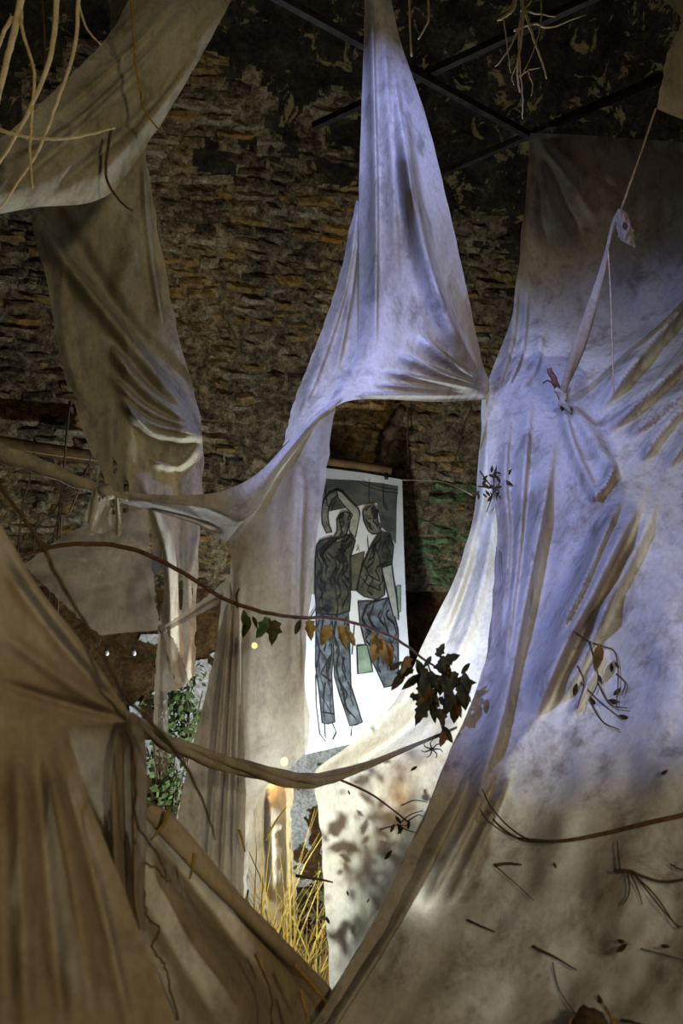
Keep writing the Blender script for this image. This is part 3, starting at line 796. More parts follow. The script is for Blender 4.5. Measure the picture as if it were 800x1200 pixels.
# --- near drapes at the left
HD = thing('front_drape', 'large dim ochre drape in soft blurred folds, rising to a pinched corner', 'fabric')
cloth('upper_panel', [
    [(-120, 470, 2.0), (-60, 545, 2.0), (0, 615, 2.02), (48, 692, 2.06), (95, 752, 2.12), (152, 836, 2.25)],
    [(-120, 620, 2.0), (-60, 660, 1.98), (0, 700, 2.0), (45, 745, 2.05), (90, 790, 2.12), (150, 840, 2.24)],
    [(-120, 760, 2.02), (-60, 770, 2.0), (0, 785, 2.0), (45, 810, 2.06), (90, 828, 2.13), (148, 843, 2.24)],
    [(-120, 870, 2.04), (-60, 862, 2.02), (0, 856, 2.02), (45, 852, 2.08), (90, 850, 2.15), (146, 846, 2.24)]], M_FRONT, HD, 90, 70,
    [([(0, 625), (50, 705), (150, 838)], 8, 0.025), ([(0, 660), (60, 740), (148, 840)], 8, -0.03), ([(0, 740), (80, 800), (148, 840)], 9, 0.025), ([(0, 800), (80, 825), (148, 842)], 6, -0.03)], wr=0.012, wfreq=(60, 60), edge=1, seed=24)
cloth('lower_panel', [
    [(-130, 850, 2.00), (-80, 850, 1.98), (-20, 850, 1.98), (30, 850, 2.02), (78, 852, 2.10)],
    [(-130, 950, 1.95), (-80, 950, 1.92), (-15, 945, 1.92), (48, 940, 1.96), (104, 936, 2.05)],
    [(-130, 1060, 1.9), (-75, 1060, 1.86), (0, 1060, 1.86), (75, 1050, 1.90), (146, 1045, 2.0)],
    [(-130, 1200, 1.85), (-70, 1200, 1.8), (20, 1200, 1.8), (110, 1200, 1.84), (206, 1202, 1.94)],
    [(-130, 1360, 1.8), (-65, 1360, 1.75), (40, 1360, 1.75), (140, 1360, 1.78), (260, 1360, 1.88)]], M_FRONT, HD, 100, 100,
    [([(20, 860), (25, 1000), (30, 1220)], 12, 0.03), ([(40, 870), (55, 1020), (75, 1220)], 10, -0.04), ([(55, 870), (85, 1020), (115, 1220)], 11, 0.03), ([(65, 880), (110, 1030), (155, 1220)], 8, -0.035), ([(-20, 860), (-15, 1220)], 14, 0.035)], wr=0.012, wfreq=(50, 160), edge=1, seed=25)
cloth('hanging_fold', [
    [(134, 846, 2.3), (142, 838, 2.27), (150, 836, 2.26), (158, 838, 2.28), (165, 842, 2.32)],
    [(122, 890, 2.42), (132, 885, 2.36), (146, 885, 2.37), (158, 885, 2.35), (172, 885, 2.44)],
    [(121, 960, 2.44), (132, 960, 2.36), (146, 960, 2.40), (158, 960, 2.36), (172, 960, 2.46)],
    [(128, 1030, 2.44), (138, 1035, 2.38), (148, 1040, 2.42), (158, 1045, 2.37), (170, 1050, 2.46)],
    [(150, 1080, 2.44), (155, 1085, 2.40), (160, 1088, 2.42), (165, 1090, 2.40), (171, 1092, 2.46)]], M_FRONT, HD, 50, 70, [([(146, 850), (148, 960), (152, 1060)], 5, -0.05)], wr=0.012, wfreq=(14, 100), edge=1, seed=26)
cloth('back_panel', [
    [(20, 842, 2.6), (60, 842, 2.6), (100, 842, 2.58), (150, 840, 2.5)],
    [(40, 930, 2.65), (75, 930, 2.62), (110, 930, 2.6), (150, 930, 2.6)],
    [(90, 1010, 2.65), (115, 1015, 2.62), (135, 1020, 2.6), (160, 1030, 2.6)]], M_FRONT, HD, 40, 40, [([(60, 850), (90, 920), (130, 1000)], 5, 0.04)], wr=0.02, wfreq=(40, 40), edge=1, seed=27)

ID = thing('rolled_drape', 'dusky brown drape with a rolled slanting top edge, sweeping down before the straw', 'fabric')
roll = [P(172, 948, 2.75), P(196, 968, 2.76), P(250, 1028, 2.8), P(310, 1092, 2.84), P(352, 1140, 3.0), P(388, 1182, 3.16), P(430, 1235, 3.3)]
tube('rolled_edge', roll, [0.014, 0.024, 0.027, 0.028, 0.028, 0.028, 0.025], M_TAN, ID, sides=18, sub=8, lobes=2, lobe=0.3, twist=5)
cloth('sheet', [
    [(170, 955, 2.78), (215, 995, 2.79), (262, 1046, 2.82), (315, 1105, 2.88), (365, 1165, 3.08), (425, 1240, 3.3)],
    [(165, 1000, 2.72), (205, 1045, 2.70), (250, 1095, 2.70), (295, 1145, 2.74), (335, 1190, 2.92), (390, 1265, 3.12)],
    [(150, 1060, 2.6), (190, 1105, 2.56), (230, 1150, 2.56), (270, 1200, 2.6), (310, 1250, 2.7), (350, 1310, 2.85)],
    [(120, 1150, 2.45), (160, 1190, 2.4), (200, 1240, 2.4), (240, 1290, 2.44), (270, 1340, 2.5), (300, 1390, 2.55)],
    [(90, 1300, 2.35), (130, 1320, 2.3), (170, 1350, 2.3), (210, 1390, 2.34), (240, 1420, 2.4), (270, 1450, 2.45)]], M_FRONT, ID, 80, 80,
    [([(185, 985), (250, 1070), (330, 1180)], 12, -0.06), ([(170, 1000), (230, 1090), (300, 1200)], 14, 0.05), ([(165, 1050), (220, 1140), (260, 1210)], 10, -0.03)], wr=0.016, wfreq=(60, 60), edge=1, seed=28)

# --- cloth corner at the top right, with its line and knot
tag(cloth('corner_cloth', [
    [(750, -60, 3.3), (800, -60, 3.28), (860, -60, 3.25)],
    [(770, -8, 3.3), (806, -10, 3.28), (860, -10, 3.25)],
    [(797, 22, 3.3), (822, 22, 3.27), (862, 25, 3.25)],
    [(780, 70, 3.32), (812, 75, 3.29), (860, 80, 3.25)],
    [(768, 127, 3.34), (805, 141, 3.3), (860, 150, 3.25)]], M_GREY, None, 30, 50, wr=0.012, seed=30),
    'hanging corner of brownish cloth above the knotted string', 'fabric')
LD = thing('tie_line', 'thin string with a plastic scrap, ending in a taut cloth tie', 'string')
tube('string', [P(768, 127, 3.34), P(752, 175, 3.45), P(738, 215, 3.52), P(728, 244, 3.58)], 0.004, M_STRING, LD, sides=6)
tube('cloth_tie', [P(727, 246, 3.58), P(718, 268, 3.64), P(702, 330, 3.78), P(682, 395, 3.95), P(664, 445, 4.10), P(656, 466, 4.16)], [0.008, 0.011, 0.014, 0.019, 0.022, 0.012], M_TAN, LD, sides=14, sub=8, twist=6, lobes=2, lobe=0.4)
tube('loose_thread', [P(712, 290, 3.66), P(715, 340, 3.68), P(717, 400, 3.70), P(719, 462, 3.72)], 0.003, M_STRING, LD, sides=5)
cloth('plastic_scrap', [
    [(724, 246, 3.57), (728, 244, 3.55), (732, 248, 3.57)],
    [(722, 262, 3.58), (731, 262, 3.53), (739, 262, 3.58)],
    [(724, 276, 3.58), (733, 278, 3.54), (743, 274, 3.58)],
    [(730, 284, 3.58), (737, 287, 3.55), (743, 290, 3.58)]], M_RAG, LD, 20, 24, wr=0.04, wfreq=(7, 12), seed=31, cut=lambda x, y: np.hypot(x - 732, (y - 265) * 0.8) < 3.5)
dT = depth_on('F', 658, 470, 0.06)
TW = thing('tie_twig', 'short brown twig knotted into the big drape where the tie meets it', 'twig')
tube('stick', [P(643, 432, dT - .05), P(650, 448, dT - .04), P(657, 466, dT - .02), P(659, 482, dT)], [0.011, 0.014, 0.012, 0.007], M_REDBARK, TW, sides=8, jitter=0.006)
for q_, r_ in (([(650, 456), (658, 462), (665, 470)], .017), ([(664, 458), (660, 466), (655, 476)], .015), ([(655, 470), (662, 474), (668, 484)], .013)):
    tube('knot', [P(x, y, dT - .05) for x, y in q_], [r_ * .5, r_, r_ * .35], M_DUSK2, TW, sides=12, lobes=3, lobe=0.35, twist=3)
tube('side_twig', [P(652, 452, dT - .05), P(642, 446, dT - .06), P(636, 449, dT - .04)], [0.005, 0.003], M_BARK, TW, sides=5)

# ================================================================== PAINTING
TL, TR, BL = P(378, 548, 6.62), P(471, 562, 6.66), P(357, 882, 5.95)
PNm = (TR - TL).cross(BL - TL).normalized()
if PNm.y > 0: PNm = -PNm


def onp(px, py, lift=0.0):
    a = P(px, py, 1.0) - CAM
    k = (TL - CAM).dot(PNm) / a.dot(PNm)
    return CAM + a * k + PNm * lift


PT = thing('painting', 'tall unframed white canvas painted with two standing figures in dark ink', 'painting')
outl = [(378, 548), (425, 554), (471, 562), (473, 640), (476, 720), (481, 790), (484, 850), (425, 868), (357, 884), (356, 800), (353, 740), (359, 680), (370, 610)]
fr = [onp(x, y, 0.0) for x, y in outl]; bk = [onp(x, y, -0.015) for x, y in outl]; n = len(outl)
link('canvas', mesh('canvas', fr + bk, [tuple(range(n))[::-1], tuple(range(n, 2 * n))] + [(i, (i + 1) % n, n + (i + 1) % n, n + i) for i in range(n)]), M_CANVAS, PT, smooth=False)
SA = 170 / 800.0
def za(p): return (330 + p[0] * SA, 530 + p[1] * SA)
def zb(p): return (330 + p[0] * SA, 700 + p[1] * 180 / 847.0)


def orient(vs):
    me = mesh('shape', vs, [tuple(range(len(vs)))])
    bm = bmesh.new(); bm.from_mesh(me)
    bmesh.ops.triangulate(bm, faces=bm.faces[:])
    for f in bm.faces:
        f.normal_update()
        if f.normal.dot(PNm) < 0: f.normal_flip()
    bm.to_mesh(me); bm.free()
    return me


lift_k = [1]
def stroke(pts, wpx, closed=False, parent=None, lift=None):
    q = [Vector(onp(x, y, 0)) for x, y in pts]
    if closed: q = q + [q[0]]
    wv = wpx / FPX * 6.3 * 0.5; L_ = lift if lift else 0.0009 * lift_k[0] + 0.0004
    vs, fs = [], []
    for i, p in enumerate(q):
        t = (q[min(i + 1, len(q) - 1)] - q[max(i - 1, 0)]).normalized(); sd = t.cross(PNm)
        ww = wv * (0.7 + 0.6 * random.random())
        vs += [p + sd * ww + PNm * L_, p - sd * ww + PNm * L_]
    fs = [(2 * i, 2 * i + 1, 2 * i + 3, 2 * i + 2) for i in range(len(q) - 1)]
    return link('ink_line', mesh('ink_line', vs, fs), M_INK, parent, smooth=False)


def shape(name, pts, mat, line=1.6):
    lift_k[0] += 1
    o_ = link(name, orient([onp(x, y, 0.0009 * lift_k[0]) for x, y in pts]), mat, PT, smooth=False)
    if line: stroke(pts, line, True, o_)
    return o_


BACKG = [za(p) for p in [(238, 150), (400, 158), (560, 175), (640, 190), (632, 300), (628, 505), (590, 450), (548, 410), (525, 280), (470, 286), (400, 300), (300, 318), (192, 340), (212, 240)]]
shape('painted_background', BACKG, M_INKBG, 0.6)
shape('painted_bench', [za(p) for p in [(378, 575), (455, 548), (440, 640), (408, 765), (385, 765)]], M_INKSH2)
shape('painted_bench', [za(p) for p in [(150, 592), (183, 596), (180, 785), (152, 780)]], M_BAG, 0.7)
shape('painted_bench', [za(p) for p in [(632, 740), (655, 735), (656, 880), (640, 890)]], M_BAG, 0.7)
LEG1 = [zb(p) for p in [(190, 60), (285, 90), (284, 300), (276, 430), (282, 560), (292, 690), (256, 700), (222, 695), (208, 540), (196, 450), (186, 380)]]
t1 = shape('painted_trousers', LEG1, M_INKTR)
LEG2 = [zb(p) for p in [(275, 70), (366, 50), (372, 200), (378, 400), (380, 490), (412, 590), (444, 690), (410, 705), (374, 712), (345, 620), (318, 540), (290, 440)]]
t2 = shape('painted_trousers', LEG2, M_INKTR)
LEG3 = [zb(p) for p in [(420, 25), (500, 25), (592, 8), (620, 100), (640, 190), (642, 470), (600, 490), (565, 500), (520, 400), (480, 320), (452, 235), (430, 140)]]
t3 = shape('painted_trousers', LEG3, M_INKTR)
shape('painted_bag', [zb(p) for p in [(413, 270), (468, 266), (490, 350), (500, 412), (418, 425)]], M_BAG)
TORSO = [za(p) for p in [(186, 530), (212, 490), (276, 472), (302, 500), (346, 492), (376, 455), (405, 488), (395, 530), (378, 572), (374, 700), (378, 800), (372, 880), (300, 900), (194, 890), (186, 800), (184, 650)]]
shape('painted_torso', TORSO, M_INKSH, 2.2)
HEAD1 = [za(p) for p in [(302, 380), (325, 340), (352, 332), (376, 345), (384, 372), (366, 410), (356, 460), (335, 490), (308, 502), (282, 482), (304, 440)]]
shape('painted_head', HEAD1, M_SKIN2)
shape('painted_arm', [za(p) for p in [(302, 214), (262, 232), (232, 270), (218, 320), (222, 400), (246, 450), (276, 444), (262, 415), (254, 360), (258, 310), (278, 262), (310, 240)]], M_SKIN2)
shape('painted_arm', [za(p) for p in [(302, 214), (332, 226), (378, 276), (420, 318), (430, 345), (418, 410), (405, 474), (384, 455), (370, 430), (376, 380), (390, 350), (350, 305), (312, 258)]], M_SKIN)
SHIRT = [za(p) for p in [(540, 448), (592, 466), (612, 520), (606, 620), (556, 645), (562, 720), (566, 790), (520, 815), (452, 800), (415, 772), (428, 690), (442, 640), (470, 570), (505, 500)]]
shape('painted_shirt', SHIRT, M_INKSH2, 2.0)
shape('painted_sleeve', [za(p) for p in [(545, 468), (590, 470), (614, 525), (606, 620), (545, 636), (528, 560)]], M_INKSH)
shape('painted_arm', [za(p) for p in [(548, 642), (604, 626), (616, 720), (630, 800), (642, 930), (612, 905), (580, 780)]], M_SKIN)
HEAD2 = [za(p) for p in [(444, 335), (468, 304), (500, 296), (528, 330), (526, 390), (546, 440), (520, 456), (498, 458), (476, 440), (462, 410), (450, 380)]]
shape('painted_head', HEAD2, M_SKIN2)
shape('painted_hair', [za(p) for p in [(488, 312), (505, 296), (530, 330), (526, 372), (505, 378), (496, 345)]], M_INK, 0)
HR = random.Random(21)
def hatch(pts, n, w0, w1, parent=None):
    ys = [p[1] for p in pts]; y0, y1 = min(ys), max(ys)
    def span(y):
        xs = []
        for (ax, ay), (bx, by) in zip(pts, pts[1:] + pts[:1]):
            if (ay - y) * (by - y) < 0: xs.append(ax + (bx - ax) * (y - ay) / (by - ay))
        return (min(xs), max(xs)) if len(xs) >= 2 else None
    for _ in range(n):
        f = HR.choice([HR.uniform(.06, .3), HR.uniform(.7, .94), HR.uniform(.1, .9)]); a = HR.uniform(0, .7); b = a + HR.uniform(.15, .35); q = []
        for k in range(5):
            y = y0 + (y1 - y0) * (a + (b - a) * k / 4); sp = span(y)
            if sp: q.append((sp[0] + (sp[1] - sp[0]) * min(.95, max(.05, f + .10 * math.sin(k * 1.4 + a * 20))), y))
        if len(q) > 2: stroke(q, HR.uniform(w0, w1), False, PT)


lift_k[0] += 1
for P_, n_ in ((TORSO, 26), (SHIRT, 14), (LEG1, 12), (LEG2, 12), (LEG3, 16), (HEAD1, 6), (HEAD2, 6)): hatch(P_, n_, .7, 1.9)
for ln in [[(420, 165), (460, 190), (520, 212), (560, 222), (640, 232)], [(480, 175), (480, 280)], [(555, 190), (560, 300), (580, 330)], [(345, 350), (330, 380), (345, 400), (325, 430), (335, 455)],
           [(240, 230), (250, 300), (270, 330), (300, 270)], [(465, 375), (500, 372)], [(485, 400), (478, 420), (500, 428)], [(250, 560), (290, 600), (330, 560)], [(230, 600), (215, 720), (225, 850)], [(300, 620), (290, 740), (310, 860)],
           [(450, 620), (480, 690), (540, 720)], [(430, 690), (470, 740), (540, 770)], [(500, 540), (470, 620)], [(410, 550), (420, 530), (425, 550)], [(470, 480), (475, 540)], [(180, 420), (185, 600), (180, 780)]]:
    stroke([za(p) for p in ln], 1.2, False, PT)
for ln in [[(185, 0), (190, 60), (155, 120)], [(210, 300), (250, 360), (215, 430), (270, 470)], [(240, 480), (225, 560), (270, 640)], [(310, 460), (360, 540), (340, 600), (410, 680)], [(330, 330), (350, 420)], [(187, 430), (190, 600), (210, 760), (240, 800)], [(235, 700), (240, 780)], [(278, 700), (300, 750), (280, 790)], [(385, 715), (380, 770)], [(400, 150), (385, 320)],
           [(220, 640), (290, 650)], [(470, 100), (520, 200), (560, 380)], [(560, 120), (600, 260), (610, 400)]]:
    stroke([zb(p) for p in ln], 1.2, False, PT)
# hanging batten and cords
tube('hanging_batten', [onp(372, 541, 0.02), onp(420, 547, 0.02), onp(458, 553, 0.02)], 0.028, M_WOOD, PT, sides=8)
tube('clip', [onp(452, 558, 0.02), onp(452, 563, 0.02)], 0.014, M_IRON, PT, sides=6)
tag(tube('hanging_wire', [onp(471, 563, 0.005), P(495, 563, 6.75), P(520, 565, 6.6), P(538, 572, 5.8), P(553, 580, 4.5)], 0.0035, M_STRING, None, sides=5),
    'thin pale wire running from the canvas corner to the pale drape', 'wire')
tag(tube('black_cable', [P(479, 480, 6.9), P(477, 510, 6.86), P(478, 545, 6.84), P(471, 563, 6.66)], 0.006, M_BARK, None, sides=5),
    'dark cable hanging on the bricks above the canvas corner', 'cable')
tag(tube('wall_crack_root', [P(470, 476, 6.9), P(462, 500, 6.88), P(452, 520, 6.86), P(448, 545, 6.84)], [0.03, 0.045, 0.04, 0.015], M_BARK, None, sides=7, jitter=0.03),
    'thick dark root creeping down the bricks above the canvas', 'root')
tag(tube('wall_shoot', [P(543, 512, 6.95), P(535, 532, 6.92), P(528, 556, 6.9)], [0.006, 0.003], M_BARK, None, sides=5), 'thin dark shoot on the bricks beside the pale drape', 'twig')

# ledge plank on the wall at far left
a_, b_ = P(-40, 513, 6.2), P(118, 537, 6.35)
tag(tube('wall_plank', [a_, b_], 0.045, M_WOOD, None, sides=8), 'brown wooden rail fixed along the bricks behind the twisted strand', 'rail')
tag(tube('electric_wire', [P(-40, 517, 6.05), P(60, 533, 6.1), P(125, 541, 6.2)], 0.004, M_STRING, None, sides=5), 'thin pale wire stretched along the wooden rail', 'wire')

# ================================================================== BRANCHES AND LEAVES
def leaf_mesh(name, kind):
    if kind == 'lobed': o_ = [(0, 0), (.10, .06), (.24, .10), (.20, .26), (.33, .46), (.20, .55), (.17, .74), (0, 1.0)]
    else: o_ = [(0, 0), (.07, .08), (.17, .26), (.20, .48), (.15, .72), (.07, .9), (0, 1.0)]
    k = len(o_); vs, fs = [], []
    for x, y in o_: vs.append((0, y * 1.0, 0.16 * math.sin(y * 3)))
    for x, y in o_: vs.append((x * .9, y, -0.75 * x + 0.16 * math.sin(y * 3) + 0.05 * math.sin(y * 5 + x * 9)))
    for x, y in o_: vs.append((-x, y, -0.55 * x + 0.16 * math.sin(y * 3) - 0.06 * math.sin(y * 6)))
    for i in range(k - 1):
        fs.append((i, k + i, k + i + 1, i + 1)); fs.append((2 * k + i, i, i + 1, 2 * k + i + 1))
    me = bpy.data.meshes.new(name); bm = bmesh.new()
    bv = [bm.verts.new(v) for v in vs]
    for f in fs:
        try: bm.faces.new([bv[i] for i in f])
        except ValueError: pass
    bmesh.ops.remove_doubles(bm, verts=bm.verts, dist=1e-5); bm.to_mesh(me); bm.free()
    return me


LEAF = {}
for kd in ('lobed', 'oval'):
    for mn, mm in (('d', M_LEAFD), ('b', M_LEAFB), ('g', M_LEAFG)):
        me = leaf_mesh('leaf', kd); me.materials.append(mm); LEAF[kd + mn] = me


def leaf(kind, at, size, ang, parent, tilt=None, name='leaf'):
    """ang: direction of the tip in the picture plane, degrees, 0 = right, -90 = down"""
    o_ = bpy.data.objects.new(name, LEAF[kind]); COL.objects.link(o_)
    a = math.radians(ang); y = Vector((math.cos(a), random.uniform(-.3, .3), math.sin(a))).normalized()
    z0 = Vector((random.uniform(-.7, .7), -1, random.uniform(-.5, .5))); x = y.cross(z0).normalized(); z = x.cross(y)
    M_ = Matrix((x, y, z)).transposed().to_4x4()
    o_.matrix_world = Matrix.Translation(at) @ M_ @ Matrix.Scale(size, 4); o_.parent = parent
    return o_


VB = thing('vine_branch', 'long bowed bare branch with dead hanging leaves, passing in front of the painting', 'branch')
tube('stem', [P(20, 655, 3.3), P(60, 642, 3.3), P(110, 637, 3.3), P(160, 645, 3.3), P(215, 672, 3.3), P(270, 705, 3.32), P(330, 722, 3.35), P(380, 724, 3.4), P(420, 731, 3.45), P(465, 750, 3.5), P(500, 775, 3.55), P(530, 797, 3.6), P(548, 806, 3.62)],
     [0.007, 0.008, 0.008, 0.0075, 0.007, 0.006, 0.0055, 0.005, 0.004, 0.003], M_REDBARK, VB, sides=8, sub=5, jitter=0.004)
tube('twiglet', [P(278, 712, 3.31), P(277, 698, 3.3), P(280, 690, 3.29)], [0.005, 0.003], M_BARK, VB, sides=5)
LF = [('ovalg', 285, 714, .10, -80), ('ovald', 292, 722, .11, -105), ('ovald', 296, 722, .07, -70), ('lobedd', 322, 726, .13, -95), ('lobedg', 316, 724, .12, -125), ('lobedb', 362, 726, .105, -85), ('ovald', 352, 725, .08, -110),
      ('lobedb', 385, 732, .11, -110), ('lobedb', 398, 732, .125, -75), ('ovalb', 404, 736, .10, -60), ('lobedb', 448, 748, .14, -80), ('ovalb', 440, 744, .13, -95), ('ovalb', 455, 754, .13, -85), ('lobedb', 436, 742, .10, -60)]
for k, x, y, s_, a in LF:
    leaf(k, P(x, y, 3.40 + (x - 360) * .0008), s_ * .72, a, VB)
tube('stalk', [P(500, 775, 3.55), P(508, 800, 3.52), P(512, 830, 3.5), P(520, 862, 3.5)], [0.004, 0.002], M_BARK, VB, sides=5)
LF2 = [(488, 772, -70, .12), (478, 768, -110, .11), (500, 782, -100, .15), (492, 790, -140, .12), (508, 790, -40, .12), (516, 776, 20, .10), (520, 775, -80, .11), (505, 805, -120, .13), (495, 812, -95, .12),
       (518, 800, -60, .12), (530, 800, 0, .12), (535, 805, -45, .11), (540, 800, -80, .14), (526, 812, -100, .11), (498, 822, -115, .12), (505, 822, -80, .11), (514, 830, -75, .10), (518, 850, -60, .10), (522, 855, -110, .09), (530, 815, -70, .12), (512, 770, 60, .08), (540, 790, 50, .07), (485, 785, -170, .09), (472, 775, -150, .08)]
for x, y, a, s_ in LF2:
    leaf(random.choice(['lobedd', 'lobedd', 'ovald', 'lobedb', 'ovald']), P(x, y, 3.52 + random.uniform(-.08, .04)), s_ * .72, a, VB)
for k in range(34):
    leaf(random.choice(['lobedd', 'ovald']), P(random.gauss(508, 16), random.gauss(795, 16), 3.52 + random.uniform(-.08, .05)), random.uniform(.04, .09), random.gauss(-90, 45), VB)

LB = thing('leaning_branch', 'thin bare branch slanting down across the front drape to the rope', 'branch')
tube('stem', [P(-20, 545, 2.2), P(12, 585, 2.15), P(45, 632, 2.1), P(75, 690, 2.06), P(112, 752, 2.06), P(138, 800, 2.1), P(152, 822, 2.14), P(180, 850, 2.2), P(215, 895, 2.3), P(240, 945, 2.35), P(253, 985, 2.4)],
     [0.004, 0.0045, 0.005, 0.004, 0.004, 0.0045, 0.004, 0.004, 0.003, 0.002], M_BARK, LB, sides=8, sub=5, jitter=0.004)
tube('twiglet', [P(150, 848, 2.2), P(158, 900, 2.25), P(160, 960, 2.28), P(178, 990, 2.32), P(190, 1012, 2.34), P(200, 1035, 2.36)], [0.004, 0.003, 0.002], M_BARK, LB, sides=5, jitter=0.006)

# shoots behind the strand at far left
for pts, lb in [([(60, 660), (82, 600), (98, 560), (112, 520)], 'dark shoot rising behind the knot of the twisted strand'), ([(70, 650), (72, 590), (74, 560)], 'short upright dark shoot behind the twisted strand'),
                ([(38, 655), (62, 600), (105, 545)], 'dark shoot leaning far over behind the torn rags'), ([(20, 660), (35, 560), (40, 530)], 'dark shoot rising between front drape and twisted strand'), ([(82, 470), (78, 510), (74, 560), (66, 655)], 'tall thin dark shoot reaching past the ragged strip hem')]:
    base = P(pts[-1][0] if pts[-1][1] > pts[0][1] else pts[0][0], 660, 4.9); base.z = -0.02
    q_ = [P(x, y, 4.9) for x, y in pts]
    q_ = q_ + [base] if pts[-1][1] > pts[0][1] else [base] + q_
    tag(tube('bare_shoot', q_, [0.007, 0.005, 0.003], M_BARK, None, sides=5, sub=5), lb, 'twig', 'bare shoots behind the strand')

# roots dangling at the top left
RT = [([(28, -20), (18, 30), (8, 70), (-6, 130)], .012, .009), ([(24, 0), (27, 40), (40, 85), (38, 130), (35, 180), (38, 220)], .006, .004),
      ([(68, -20), (62, 50), (45, 105), (15, 165), (-10, 205)], .010, .004), ([(93, -20), (88, 50), (70, 110), (45, 175), (10, 230), (-8, 255)], .007, .003),
      ([(-10, 150), (30, 160), (70, 163), (105, 157), (135, 150)], .006, .003), ([(14, 20), (4, 38), (-4, 60)], .007, .006)]
RL = ['thick pale root dangling straight down at the edge of the diagonal drape', 'short thin pale root with a kink before the diagonal drape', 'pale tapering root curving away across the diagonal drape',
      'long thin pale root crossing before the diagonal drape', 'pale root lying level across the diagonal drape', 'short pale rootlet beside the thick dangling root']
for (pts, r0, r1), lb in zip(RT, RL):
    tag(tube('dangling_root', [P(x, y, 2.9 + 0.0004 * y) for x, y in pts], [r0, (r0 + r1) / 2, r1], M_ROOT, None, sides=7, sub=6, jitter=0.003), lb, 'root', 'roots dangling over the diagonal drape')
for pts, lb, m_ in [([(152, -20), (156, 30), (158, 70), (164, 105), (170, 130), (186, 152)], 'golden root hanging down the face of the diagonal drape', M_STRAW),
                    ([(86, -20), (100, 30), (118, 52)], 'brown rootlet meeting the upper rim of the diagonal drape', M_ROOT),
                    ([(48, -20), (52, 50), (50, 110)], 'dim brown root hanging behind the pale dangling roots', M_WOOD),
                    ([(130, 150), (124, 205), (140, 235), (156, 248)], 'dark tendril curling where diagonal drape meets the hanging strip', M_BARK)]:
    tag(tube('hanging_rootlet', [P(x, y, 3.55 if m_ is not M_WOOD else 4.2) for x, y in pts], [.007, .005, .003], m_, None, sides=6, sub=6, jitter=0.003), lb, 'root')
for pts, lb in [([(479, -20), (480, 30), (482, 66)], 'single thin pale root with a blunt tip hanging beside the pointed drape'), ([(501, -20), (502, 20), (498, 32), (490, 46)], 'thin brown root ending in a hook beside the pointed drape')]:
    tag(tube('hanging_rootlet', [P(x, y, 4.2) for x, y in pts], [.006, .005, .005], M_ROOT, None, sides=6, sub=5), lb, 'root')
RC = thing('root_tuft', 'tangled tuft of pale roots hanging from the vault above the iron bars', 'root')
for pts, r0 in [([(605, -20), (602, 8), (590, 20), (582, 24)], .012), ([(611, -20), (612, 30), (607, 70), (606, 88), (609, 108)], .008), ([(612, 20), (600, 50), (586, 72), (580, 78)], .005), ([(614, 10), (625, 45), (634, 70), (640, 92)], .007),
                ([(602, 36), (625, 28), (645, 32), (686, 17)], .007), ([(618, -20), (622, 0), (610, 18), (608, 60), (612, 110), (612, 140)], .005), ([(634, 0), (633, 30), (626, 55), (614, 84)], .004), ([(610, 12), (630, 16), (651, 20)], .006),
                ([(608, 90), (620, 82), (632, 80)], .004), ([(606, 75), (600, 90), (602, 100)], .003), ([(618, 84), (624, 100), (622, 112)], .003), ([(590, 24), (594, 50), (598, 86)], .003)]:
    tube('root', [P(x, y, 4.0) for x, y in pts], [r0, r0 * .7, r0 * .45], M_ROOT, RC, sides=6, sub=5, jitter=0.004)

# --- twigs and sprigs lying on the big drape
def onF(pts, off=0.02): return [P(x, y, depth_on('F', x, y, off)) for x, y in pts]


WB = thing('wiry_branch', 'long reddish branch bowed along the lower slope of the big drape', 'branch')
tube('stem', onF([(930, 915), (870, 938), (805, 954), (760, 964), (715, 975), (670, 984), (640, 986), (610, 984), (585, 968), (570, 950)], 0.03), [.007, .007, .007, .006, .005, .004, .003], M_REDBARK, WB, sides=7, sub=5)
tube('side_shoot', onF([(650, 986), (620, 984), (595, 968), (575, 945), (565, 925)], 0.045), [.004, .002], M_BARK, WB, sides=5, sub=5)
tube('side_shoot', onF([(640, 985), (600, 980), (572, 962), (562, 948)], 0.02), [.003, .002], M_BARK, WB, sides=5, sub=5)
SB_ = thing('snag_twig', 'dark forked twig with a bent cluster of shoots, low on the big drape', 'twig')
tube('stem', onF([(880, 1018), (840, 1024), (805, 1030), (775, 1033), (750, 1026), (738, 1021), (720, 1020)], .025), [.005, .004, .006], M_BARK, SB_, sides=6, sub=5)
for pts in [[(740, 1022), (755, 1040), (775, 1065), (795, 1088)], [(738, 1022), (748, 1045), (752, 1060)], [(735, 1020), (737, 1045), (730, 1060)], [(742, 1024), (768, 1050), (790, 1082), (800, 1086)], [(726, 1018), (724, 1000), (723, 985)]]:
    tube('side_shoot', onF(pts, .02), [.003, .0015], M_BARK, SB_, sides=5, sub=4)
